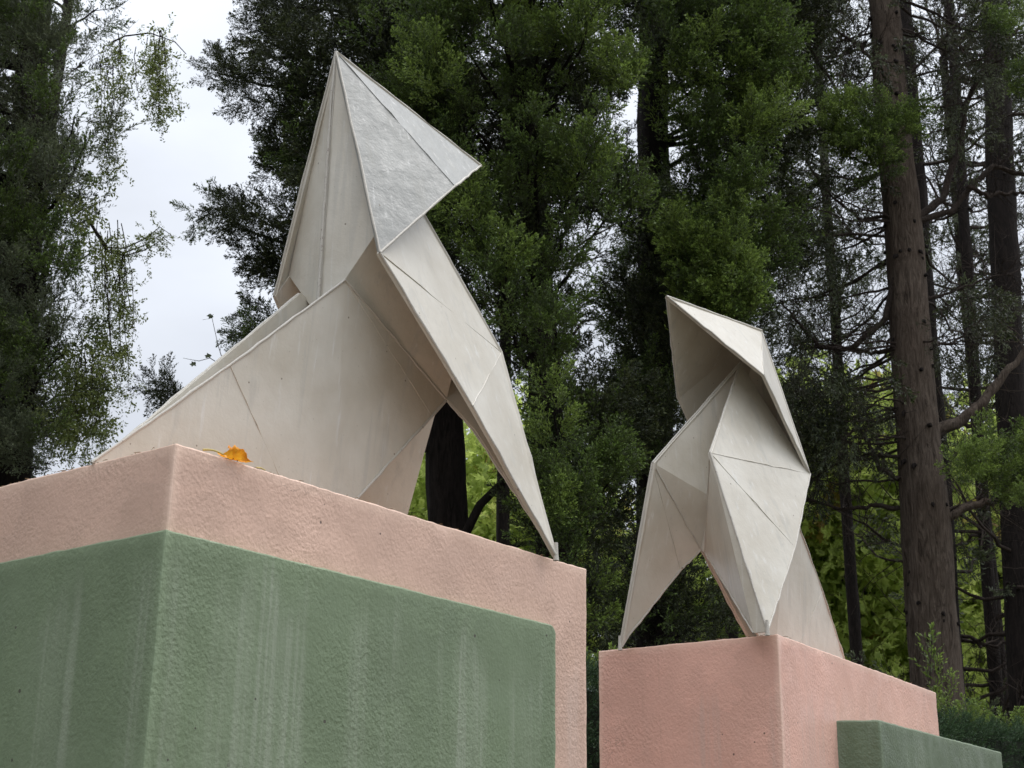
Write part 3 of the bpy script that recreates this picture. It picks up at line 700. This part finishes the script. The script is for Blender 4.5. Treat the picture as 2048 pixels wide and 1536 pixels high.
# ---- left tree
def left_tree():
    root, tp, tr = tree('conifer', 'dense dark green conifer filling the left edge of the view', 'tree', (45, 700), 9.2, (75, 100), .17, .09)
    main = [(-420, -300), (170, -300), (175, 40), (150, 150), (130, 300), (150, 420), (140, 520), (95, 640), (110, 760), (110, 870), (75, 930), (0, 960), (-420, 1020)]
    c = clumps(main, 8.2, 10.2, 230)
    p, d, s = plume(c, 20, .5, .16, tp[0][:2], .6, .6, .4, .23)
    k2 = clumps([(120, 0), (205, 0), (185, 180), (165, 500), (120, 620), (140, 880), (80, 900)], 7.9, 9.5, 34); p2, d2, s2 = fill(k2, 6, .12, tp[0][:2], .4, .4, .7, .20)
    k3 = clumps([(-300, -200), (140, -200), (130, 300), (110, 600), (70, 920), (-300, 950)], 7.7, 8.2, 95); p3, d3, s3 = plume(k3, 20, .40, .09, tp[0][:2], .6, .8, .3, .18)
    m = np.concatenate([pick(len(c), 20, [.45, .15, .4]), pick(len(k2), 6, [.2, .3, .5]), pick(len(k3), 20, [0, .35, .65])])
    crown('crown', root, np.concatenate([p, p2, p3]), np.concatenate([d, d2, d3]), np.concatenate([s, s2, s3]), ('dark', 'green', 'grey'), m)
    limbs_to(root, tp, tr, np.concatenate([c, k2]), .4, .028, tw=3)
left_tree()

# ---- big dark cypress behind the near bird
def dark_tree():
    root, tp, tr = tree('conifer', 'very dark conifer behind the larger bird, its boughs reaching left over the sky', 'tree', (900, 980), 9.6, (838, 60), .165, .10)
    main = [(560, -300), (905, -300), (900, 200), (905, 500), (880, 640), (760, 700), (640, 620), (600, 540), (615, 420), (620, 300), (585, 200), (570, 90), (550, 0)]
    lobes = [[(515, -60), (600, -60), (600, 160), (540, 120), (500, 40)], [(420, 110), (505, 90), (560, 160), (490, 185), (440, 160)], [(475, 195), (560, 180), (640, 260), (560, 260)],
             [(372, 385), (420, 380), (500, 410), (620, 400), (620, 580), (550, 560), (480, 500), (410, 430)], [(520, 290), (600, 250), (640, 370), (550, 350)],
             [(455, 662), (490, 642), (560, 610), (540, 650), (480, 680)], [(318, 800), (350, 765), (385, 755), (370, 810)]]
    c = clumps(main, 8.7, 10.4, 150)
    p, d, s = plume(c, 22, .52, .18, tp[0][:2], .8, .4, .45, .26)
    P = [p]; D = [d]; S = [s]; CC = [c]; MM = [pick(len(c), 22, [.86, .08, .06])]
    for i, lb in enumerate(lobes):
        a = np.array(lb); area = (np.ptp(a[:, 0])*np.ptp(a[:, 1]))/1e4
        k = clumps(lb, 9.0, 9.7, int(2+area*3.6)); q, e, t = plume(k, 16, .30, .07, tp[0][:2], 1.0, .15, .35, .17); P.append(q); D.append(e); S.append(t); CC.append(k); MM.append(pick(len(k), 16, [.75, .1, .15]))
    k = clumps([(720, 0), (905, 0), (905, 420), (860, 380), (760, 200)], 8.2, 8.5, 16); q, e, t_ = plume(k, 20, .42, .08, tp[0][:2], .3, .9, .3, .20); P.append(q); D.append(e); S.append(t_); MM.append(pick(len(k), 20, [0, 1., 0]))
    m = np.concatenate(MM)
    crown('crown', root, np.concatenate(P), np.concatenate(D), np.concatenate(S), ('dark', 'green', 'grey'), m)
    limbs_to(root, tp, tr, c, .35, .03, tw=2)
    for k in CC[1:]: limbs_to(root, tp, tr, k, .35, .022, tw=3, drop=.1, name='bough')
    # second slim trunk and low bare boughs seen under the near bird
    G = Geo(); y = 9.4
    G.tube([at(905, 1120, y), at(960, 1010, y), at(1010, 960, y), at(1080, 900, y)], [.035, .03, .025, .012], 7)
    G.tube([at(900, 1180, y), at(985, 1100, y), at(1060, 1085, y), at(1130, 1110, y)], [.03, .02, .016, .006], 7)
    G.build('low_bough', M_BARKD, root)
dark_tree()

# ---- cypress with green tips between the birds
def mid_tree():
    root, tp, tr = tree('cypress', 'tall cypress with yellow-green spray tips between the two birds', 'tree', (1120, 1250), 9.0, (1035, 60), .13, .08)
    main = [(840, -300), (1290, -300), (1290, 60), (1275, 150), (1225, 190), (1200, 300), (1230, 340), (1250, 420), (1170, 420), (1195, 520), (1150, 600), (1110, 640),
            (1160, 760), (1240, 830), (1250, 930), (1210, 1030), (1150, 1060), (1175, 1280), (1120, 1300), (1090, 1130), (1080, 980), (1040, 850), (1010, 700), (960, 560), (900, 430), (905, 350), (960, 330), (850, 130)]
    c = clumps(main, 8.5, 9.9, 125)
    p, d, s = plume(c, 20, .50, .17, tp[0][:2], .5, .7, .4, .25)
    # lit outer plumes nearer the camera
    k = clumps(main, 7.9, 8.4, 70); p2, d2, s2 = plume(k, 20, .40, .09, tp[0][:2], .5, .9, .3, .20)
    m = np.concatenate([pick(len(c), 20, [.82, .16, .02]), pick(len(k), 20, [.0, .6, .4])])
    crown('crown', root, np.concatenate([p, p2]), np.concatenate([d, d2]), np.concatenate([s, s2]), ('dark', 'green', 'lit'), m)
    limbs_to(root, tp, tr, np.concatenate([c, k]), .35, .025, tw=2)
mid_tree()

# ---- cypress with visible trunk, right of centre
def centre_right_tree():
    root, tp, tr = tree('cypress', 'green cypress on a dark trunk right of centre, above the far bird', 'tree', (1305, 1200), 10.2, (1300, 60), .15, .11)
    main = [(1340, -300), (1620, -300), (1600, 60), (1610, 200), (1575, 300), (1590, 420), (1540, 520), (1490, 560), (1470, 640), (1370, 620), (1350, 560), (1400, 480), (1350, 380), (1400, 300), (1330, 200)]
    low = [(1265, 420), (1340, 420), (1440, 560), (1480, 600), (1390, 640), (1330, 700), (1330, 900), (1270, 1000), (1240, 860), (1230, 700), (1260, 560)]
    low2 = [(1190, 1080), (1300, 1040), (1360, 1100), (1500, 1180), (1500, 1290), (1190, 1290)]
    c = clumps(main, 9.4, 11.0, 100); p, d, s = plume(c, 20, .55, .18, tp[0][:2], .5, .5, .45, .27)
    c2 = clumps(low, 9.3, 10.6, 46); p2, d2, s2 = plume(c2, 20, .45, .15, tp[0][:2], .5, .6, .4, .24)
    c3 = clumps(low2, 9.6, 11.6, 42); p3, d3, s3 = fill(c3, 8, .18, tp[0][:2], .4, .5, .7, .24)
    k = clumps(main, 8.9, 9.3, 54); p4, d4, s4 = plume(k, 20, .44, .10, tp[0][:2], .6, .5, .4, .22)
    k5 = clumps([(1350, 480), (1480, 520), (1490, 620), (1400, 640)], 8.8, 9.2, 20); p5, d5, s5 = plume(k5, 20, .40, .09, tp[0][:2], .6, .7, .3, .22)
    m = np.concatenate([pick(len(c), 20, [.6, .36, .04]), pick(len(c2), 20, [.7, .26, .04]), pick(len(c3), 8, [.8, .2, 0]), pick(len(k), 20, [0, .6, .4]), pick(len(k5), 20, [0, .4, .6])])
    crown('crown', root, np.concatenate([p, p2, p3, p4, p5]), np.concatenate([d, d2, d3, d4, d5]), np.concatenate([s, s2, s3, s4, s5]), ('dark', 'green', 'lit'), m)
    limbs_to(root, tp, tr, np.concatenate([c, c2, c3]), .5, .026, tw=4, twl=.45)
centre_right_tree()

# ---- the big brown trunk on the right
def big_trunk():
    Y = 10.0
    root, tp, tr = tree('conifer', 'thick reddish-brown trunk with bare crooked branches, tallest on the right side', 'tree', (1872, 1380), Y, (1768, 0), .205, .105, M_BARK, 9.5, knots=170, sides=28)
    ax = tp[0][:2]
    def bough(pxs, r0, r1_, Ys=None, tw=10, mat=M_TWIG, twl=.45, up=.15, twr=.0042):
        Ys = Ys or [Y-.05+.25*i/len(pxs) for i in range(len(pxs))]
        P = np.array([at(x, y, q) for (x, y), q in zip(pxs, Ys)]); n = 5*len(P)
        t = np.linspace(0, len(P)-1, n); i = np.clip(t.astype(int), 0, len(P)-2); f = (t-i)[:, None]; f = f*f*(3-2*f)*.5+f*.5
        pts = P[i]*(1-f)+P[i+1]*f+rng.standard_normal((n, 3))*.006
        G = Geo(); G.tube(pts, np.linspace(r0, r1_, n)*(1+.06*rng.standard_normal(n)), 8)
        twigs(G, pts, twr, int(tw*1.6), twl, 1, up); G.build('bough', mat, root); return pts
    bough([(1850, 870), (1905, 850), (1960, 810), (2020, 735), (2110, 640)], .048, .022, tw=14, mat=M_BARK)
    bough([(1850, 880), (1920, 846), (1960, 860), (1985, 890)], .022, .01, tw=6)
    bough([(1820, 450), (1880, 400), (1915, 310), (1935, 200), (1990, 100), (2060, 40)], .034, .010, tw=24, twl=.6)
    bough([(1835, 440), (1900, 425), (1945, 370), (1990, 332), (2050, 350), (2120, 330)], .026, .016, tw=16, twl=.5)
    bough([(1935, 372), (1975, 392), (2030, 385), (2100, 400)], .018, .012, tw=8)
    bough([(1880, 1045), (1940, 1012), (1990, 1000), (2060, 960)], .034, .016, tw=10, mat=M_BARK)
    bough([(1890, 1020), (1950, 1005), (2010, 950)], .014, .005, tw=8)
    bough([(1860, 985), (1890, 950), (1925, 880)], .022, .01, tw=6)
    bough([(1790, 560), (1770, 640), (1700, 700), (1640, 695), (1590, 640), (1560, 600)], .030, .006, tw=18, up=0)
    bough([(1790, 700), (1740, 705), (1660, 690), (1600, 700)], .020, .004, tw=14, up=0)
    bough([(1800, 960), (1760, 935), (1735, 880), (1700, 840)], .022, .008, tw=10)
    bough([(1800, 1018), (1745, 1010), (1690, 1020), (1620, 1000), (1560, 980)], .020, .005, tw=16)
    bough([(1800, 915), (1740, 910), (1680, 925), (1620, 960)], .016, .004, tw=14)
    bough([(1790, 830), (1720, 860), (1660, 880), (1600, 870)], .015, .004, tw=14)
    bough([(1780, 430), (1720, 440), (1650, 380), (1600, 300)], .018, .004, tw=16)
    bough([(1775, 260), (1700, 220), (1640, 130), (1590, 40)], .018, .004, tw=20, twl=.55)
    bough([(1770, 150), (1720, 90), (1650, 50), (1560, -20)], .016, .004, tw=20, twl=.55)
    bough([(1800, 160), (1850, 120), (1900, 60), (1960, 10)], .014, .004, tw=20, twl=.55)
    bough([(1805, 200), (1870, 200), (1930, 150), (2000, 120)], .012, .003, tw=18, twl=.55)
    bough([(1830, 600), (1890, 590), (1960, 560), (2040, 540)], .014, .004, tw=20, twl=.5)
    bough([(1835, 680), (1900, 690), (1960, 640), (2030, 560)], .014, .004, tw=20, twl=.5)
    bough([(1790, 330), (1740, 330), (1690, 310), (1650, 260)], .014, .005, tw=10)
    # green tufts
    T1 = clumps([(1630, 240), (1700, 215), (1770, 205), (1860, 230), (1840, 260), (1800, 290), (1700, 310), (1680, 280)], 9.3, 9.6, 44)
    T2 = clumps([(1960, 20), (2100, -40), (2120, 230), (1990, 180), (2040, 110), (1955, 60)], 9.2, 9.7, 30)
    T3 = clumps([(1895, 890), (1990, 860), (2100, 850), (2120, 1060), (2000, 1000), (1960, 960), (1890, 940)], 9.0, 9.7, 48)
    T4 = clumps([(1720, 300), (1790, 290), (1770, 370), (1730, 350)], 9.3, 9.6, 8)
    P, D, S, Mx = [], [], [], []
    for T, kinds in ((T1[:26], [.0, .35, .65]), (T2[:20], [.1, .5, .4]), (T3[:30], [.1, .5, .4]), (T4[:5], [.3, .7, 0])):
        p, d, s = plume(T, 14, .22, .06, ax, .8, .25, .4, .15); P.append(p); D.append(d); S.append(s); Mx.append(pick(len(T), 14, kinds))
    crown('green_tuft', root, np.concatenate(P), np.concatenate(D), np.concatenate(S), ('dark', 'green', 'lit'), np.concatenate(Mx))
    # drooping dull foliage on the left-hand boughs
    H = [clumps(q, 9.4, 11.2, n) for q, n in (([(1590, 640), (1660, 660), (1650, 820), (1590, 800)], 10), ([(1560, 780), (1760, 740), (1770, 840), (1700, 880), (1620, 900), (1560, 900)], 28), ([(1560, 900), (1620, 900), (1620, 960), (1590, 960)], 4),
                                            ([(1600, 330), (1720, 320), (1740, 560), (1650, 610), (1600, 480)], 14), ([(1540, 560), (1620, 640), (1620, 860), (1560, 860)], 18), ([(1900, 580), (2010, 600), (1990, 740), (1890, 680)], 9), ([(1560, -200), (1760, -200), (1760, 200), (1640, 300), (1570, 100)], 40), ([(1830, -200), (2100, -200), (2040, 260), (1880, 300)], 46))]
    H = np.concatenate(H); p, d, s = fill(H, 6, .15, ax, -.9, .25, .5, .24, flatz=1.5)
    crown('drooping_foliage', root, p, d, s, ('droop', 'grey', 'dark'), pick(len(H), 6, [.4, .2, .4]))
    limbs_to(root, tp, tr, H, .5, .016, name='twig', mat=M_TWIG, tw=4, drop=-.1, up=-.2)
big_trunk()

# ---- further trunks on the right
for px, top, Y, r, lab in (((1992, 1390), (1895, 0), 13.5, .065, 'slim dark trunk just right of the thick brown trunk'),
                           ((2052, 1390), (1985, 0), 12.2, .15, 'broad dark trunk cut by the right edge of the view'),
                           ((1908, 1340), (1808, 0), 12.6, .10, 'dark trunk half hidden behind the thick brown trunk')):
    root, tp, tr = tree('conifer', lab, 'tree', px, Y, top, r, r*.8, M_BARKD, 11, 'dark conifer trunks on the right', knots=30, sides=14)
    G = Geo()
    for _ in range(26):
        i = rng.integers(4, len(tp)-1); a = rng.uniform(0, 6.283); e_ = tp[i]+np.array([math.cos(a)*1.3, math.sin(a)*1.0, rng.uniform(0, .9)])*rng.uniform(.5, 1.2)
        q = limb_pts(tp[i], e_, .12, .08); G.tube(q, np.linspace(.02, .005, len(q)), 5); twigs(G, q, .005, 7, .6, 1, .1)
    G.build('dead_branch', M_TWIG, root, kind='stuff')
    c = np.array([tp[rng.integers(8, len(tp)-1)]+np.array([rng.uniform(-.9, .9), rng.uniform(-.3, 1.2), 0]) for _ in range(15)])
    p, d, s = fill(c, 5, .25, tp[0][:2], .1, .5, .8, .40)
    crown('crown', root, p, d, s, ('dark', 'grey'), rng.choice(2, len(p), p=[.5, .5]))

# ---- thinner conifers standing further back, sky flickering through
for k, (px, Y, poly, n, lab) in enumerate((
        ((1010, 900), 13.5, [(900, -250), (1290, -250), (1290, 640), (1200, 700), (1000, 760), (900, 500)], 52, 'slender conifer standing behind the cypress between the birds'),
        ((760, 900), 14.0, [(640, -250), (930, -250), (930, 800), (820, 800), (700, 560), (650, 300)], 70, 'conifer hidden largely behind the larger bird, filling the gap to its right'),
        ((1450, 900), 14.5, [(1300, 250), (1600, 150), (1640, 560), (1540, 860), (1290, 900), (1240, 600)], 62, 'dull green conifer standing behind the head of the far bird'),
        ((1690, 900), 15.5, [(1580, -250), (1760, -250), (1800, 700), (1740, 840), (1560, 860), (1600, 500)], 52, 'thin conifer with gaps of sky, left of the thick brown trunk'),
        ((1960, 900), 16.0, [(1800, -250), (2150, -250), (2150, 860), (1850, 860), (1830, 300)], 105, 'sparse conifer far back at the right edge'),
        ((20, 900), 13.5, [(-500, -250), (120, -250), (100, 900), (-500, 950)], 90, 'conifer in the second row behind the left edge tree'))):
    root, tp, tr = tree('conifer', lab, 'tree', px, Y, None, .075, .05, M_BARKD, 11.5, sides=10)
    c = clumps(poly, Y-1.2, Y+1.6, n); p, d, s = fill(c, 7, .26, tp[0][:2], .1, .4, .8, .34, flatz=1.3)
    crown('crown', root, p, d, s, ('dark', 'grey'), rng.choice(2, len(p), p=[.6, .4]))
    limbs_to(root, tp, tr, c, .6, .022, tw=6, twl=.8, twr=.006, mat=M_TWIG)

# ---- broadleaved trees glowing behind
for k, (px, Y, poly, n, lab) in enumerate((
        ((1700, 1350), 18.5, [(1540, 900), (1650, 860), (1800, 830), (1850, 1000), (1860, 1420), (1560, 1420)], 230, 'bright yellow-green plane tree glowing behind the far bird and the thick trunk'),
        ((1960, 1380), 19.5, [(1830, 930), (2150, 880), (2150, 1420), (1840, 1420)], 150, 'bright green plane tree behind the dark trunks at the right edge'),
        ((1350, 1350), 20.5, [(1170, 1120), (1420, 1060), (1560, 1060), (1560, 1330), (1180, 1330)], 70, 'plane tree seen low through the legs of the far bird'),
        ((960, 1200), 20.0, [(790, 840), (1060, 870), (1130, 1040), (1130, 1220), (790, 1160)], 95, 'sunlit plane tree glimpsed under the chest of the larger bird'))):
    b = at(*px, Y); root = empty('plane_tree', (b[0], b[1], 0), lab, 'tree', 'bright plane trees in the background')
    tp, tr = trunk(root, (b[0], b[1], -.1), (b[0]+.4, b[1], 6.5), .2, .1, M_BARKD, 12)
    c = clumps(poly, Y-1.2, Y+1.8, n); p, d, s = fill(c, 6, .40, tp[0][:2], .1, .3, .9, .8)
    crown('crown', root, p, d, s, ('plane',))
    limbs_to(root, tp, tr, c, .3, .04, tw=1)

# ---- leafy climber hanging from the left tree over the sky
def vine():
    root = empty('climbing_vine', tuple(at(215, 900, 8.6)*np.array([1, 1, 0])), 'pale green climber with thin hanging stems along the right side of the left conifer', 'climbing plant')
    G = Geo(); P = []; D = []; S = []
    def strand(x0, y0, x1, y1, Y, sway=6, leaf=1.0):
        n = max(5, int(abs(y1-y0)/22)+2); t = np.linspace(0, 1, n)
        xs = x0+(x1-x0)*t+np.cumsum(rng.normal(0, sway*.6, n)); ys = y0+(y1-y0)*t
        pts = [at(x, y, Y+.05*math.sin(i)) for i, (x, y) in enumerate(zip(xs, ys))]; G.tube(pts, np.linspace(.004, .0018, n), 3)
        for q in pts[1:]:
            for _ in range(3):
                if rng.random() < leaf: P.append(q+rng.normal(0, .035, 3)); D.append(rng.normal(0, 1, 3)+np.array([0, 0, -.4])); S.append(rng.uniform(.09, .19))
    G.tube([at(x, y, 8.8) for x, y in ((225, 84), (250, 72), (300, 66), (350, 84), (372, 108))], [.007, .006, .005, .004, .003], 5)
    for _ in range(8):
        x = rng.uniform(235, 360); strand(x, rng.uniform(60, 95), x+rng.normal(0, 10), rng.uniform(130, 215), rng.uniform(8.5, 9.0), 5, .85)
    for _ in range(5): x = rng.uniform(290, 345); strand(x, 60, x+rng.normal(0, 14), rng.uniform(190, 262), 8.7, 5, .9)
    for _ in range(8): x = rng.uniform(200, 240); strand(x, rng.uniform(100, 220), x+rng.normal(0, 8), rng.uniform(260, 400), 8.8, 5, .5)
    for _ in range(13): x = rng.uniform(185, 252); strand(x, rng.uniform(430, 560), x+rng.normal(5, 8), rng.uniform(640, 800), rng.uniform(8.5, 9.2), 5, .5)
    for _ in range(14): x = rng.uniform(150, 215); strand(x, rng.uniform(640, 780), x-10+rng.normal(0, 10), rng.uniform(840, 930), rng.uniform(8.5, 9.2), 5, .7)
    # arching spray to the right at mid height
    for dy in (0, -18, 14):
        pts = [at(x, y+dy*((x-170)/170), 8.7) for x, y in ((170, 430), (215, 500), (250, 505), (290, 490), (320, 470), (342, 488))]; G.tube(pts, np.linspace(.008, .002, 6), 4)
        for i in range(26):
            k = rng.uniform(1, 4.9); a = int(k); q = pts[a]+(pts[a+1]-pts[a])*(k-a); P.append(q+rng.normal(0, .035, 3)); D.append(rng.normal(0, 1, 3)); S.append(rng.uniform(.07, .14))
    for _ in range(6): x = rng.uniform(215, 262); strand(248, 505, x, rng.uniform(600, 700), 8.7, 4, .15)
    c = clumps([(120, 350), (180, 380), (195, 520), (150, 500)], 8.4, 9, 14); c2 = clumps([(120, 680), (180, 670), (175, 850), (110, 890)], 8.4, 9, 24)
    for q in np.concatenate([c, c2]):
        for _ in range(3): P.append(q+rng.normal(0, .07, 3)); D.append(rng.normal(0, 1, 3)+np.array([.3, 0, -.4])); S.append(rng.uniform(.15, .26))
    G.build('hanging_stem', M_TWIG, root, kind='stuff')
    crown('leaves', root, P, D, S, ('vine',))
vine()
# small sprig with leaves against the sky
def sky_twig():
    Y = 8.2; b = at(395, 735, Y)
    root = empty('leafy_twig', tuple(b), 'small bare twig with three leaves against the sky above the tail of the larger bird', 'twig')
    G = Geo(); G.tube([at(366, 716, Y), at(380, 719, Y), at(398, 722, Y), at(420, 716, Y), at(450, 735, Y)], [.001, .0015, .002, .0025, .003], 4)
    G.tube([at(450, 735, Y), at(436, 690, Y), at(424, 636, Y), at(405, 640, Y)], [.003, .002, .0015, .001], 4); G.build('stem', M_TWIG, root)
    for (x, y) in ((416, 712), (386, 728), (421, 632)):
        c = at(x, y, Y); s = .019; a = rng.uniform(0, 6.28)
        V = [c]+[c+np.array([math.cos(a+t)*s*(1+.35*math.cos(5*t)), .3*s*math.sin(2*t), math.sin(a+t)*s*(.8+.3*math.cos(5*t))]) for t in np.linspace(0, 2*math.pi, 12, endpoint=False)]
        mesh_obj('leaf', V, [(0, i+1, (i+1) % 12+1) for i in range(12)], M_CYP_GREY, root)
sky_twig()

# ---- clipped yew hedge behind the pedestals
def hedge():
    a = np.array([-1.4, 4.7]); b = np.array([5.2, 9.9]); 
    d = (b-a)/np.linalg.norm(b-a); n_ = np.array([d[1], -d[0]])          # n_ faces the camera
    ln = np.linalg.norm(b-a); H = 2.37
    root = empty('clipped_hedge', ((a+b)[0]/2, (a+b)[1]/2, 0), 'long clipped dark green yew hedge behind the pedestals with light new tips on top', 'hedge')
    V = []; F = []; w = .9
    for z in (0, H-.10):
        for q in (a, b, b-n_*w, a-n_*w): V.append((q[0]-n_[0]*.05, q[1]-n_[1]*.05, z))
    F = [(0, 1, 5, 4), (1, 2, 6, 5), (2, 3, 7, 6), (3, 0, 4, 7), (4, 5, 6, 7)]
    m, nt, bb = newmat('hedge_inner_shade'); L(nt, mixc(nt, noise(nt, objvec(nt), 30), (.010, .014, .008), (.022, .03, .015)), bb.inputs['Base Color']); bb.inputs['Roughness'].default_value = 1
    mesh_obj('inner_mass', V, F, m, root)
    # face toward the camera: only the upper metre is ever in view
    k = 9000; u = rng.uniform(0, ln, k); z = rng.uniform(.7, H, k)
    wob = .05*np.sin(u*2.1)+.03*np.sin(u*5.3+z*4)
    p = np.stack([a[0]+d[0]*u+n_[0]*(wob-.02), a[1]+d[1]*u+n_[1]*(wob-.02), z-.05], 1)
    dr = np.stack([np.full(k, n_[0]), np.full(k, n_[1]), np.full(k, .6)], 1)+rng.standard_normal((k, 3))*.5
    k2 = 5000; u2 = rng.uniform(0, ln, k2); v2 = rng.uniform(0, w, k2)
    p2 = np.stack([a[0]+d[0]*u2-n_[0]*v2, a[1]+d[1]*u2-n_[1]*v2, np.full(k2, H-.08)+.03*np.sin(u2*3.1)+rng.normal(0, .012, k2)], 1)
    dr2 = rng.standard_normal((k2, 3))*.4+np.array([0, 0, 1.])
    s = np.concatenate([rng.uniform(.07, .13, k), rng.uniform(.07, .12, k2)])
    crown('yew_foliage', root, np.concatenate([p, p2]), np.concatenate([dr, dr2]), s, ('hedge', 'hedge', 'lit')[:2])
    k3 = 420; u3 = rng.uniform(0, ln, k3); v3 = rng.uniform(0, .5, k3)
    p3 = np.stack([a[0]+d[0]*u3-n_[0]*v3, a[1]+d[1]*u3-n_[1]*v3, np.full(k3, H-.04)], 1)
    crown('new_tips', root, p3, rng.standard_normal((k3, 3))*.25+np.array([0, 0, 1.]), rng.uniform(.08, .17, k3), ('lit',))
    q = at(1858, 1365, 7.3); G = []
    crown('tall_shoot', root, [q, q+np.array([0.02, 0, -.08]), q+np.array([.09, .03, -.10])], [(0, 0, 1), (.1, 0, 1), (.2, 0, 1)], [.26, .22, .16], ('lit',))
hedge()

# ---- unseen conifers added left of the view to shade left-facing surfaces
for k, (x, y, r, lab) in enumerate(((-5.6, 5.2, .16, 'first added conifer, unseen beyond the left edge of the view, blocking light from the left'), (-6.6, 1.2, .15, 'second added conifer, unseen, level with the left pedestal, blocking light from the left'))):
    root = empty('conifer', (x, y, 0), lab, 'tree', 'added unseen conifers that shade the clearing')
    tp, tr = trunk(root, (x, y, -.1), (x+.1, y, 11), r, .06, M_BARKD, 12)
    c = np.stack([np.zeros(260), np.zeros(260), rng.uniform(1.2, 11.5, 260)], 1); a = rng.uniform(0, 6.283, 260); q = rng.uniform(.3, 1, 260)*1.9*np.clip((13-c[:, 2])/9, .3, 1)
    c[:, 0] = x+np.cos(a)*q; c[:, 1] = y+np.sin(a)*q
    p, d, s = fill(c, 5, .3, (x, y), .5, .5, .7, .5)
    crown('crown', root, p, d, s, ('dark', 'green', 'grey'), rng.choice(3, len(p), p=[.4, .4, .2]))
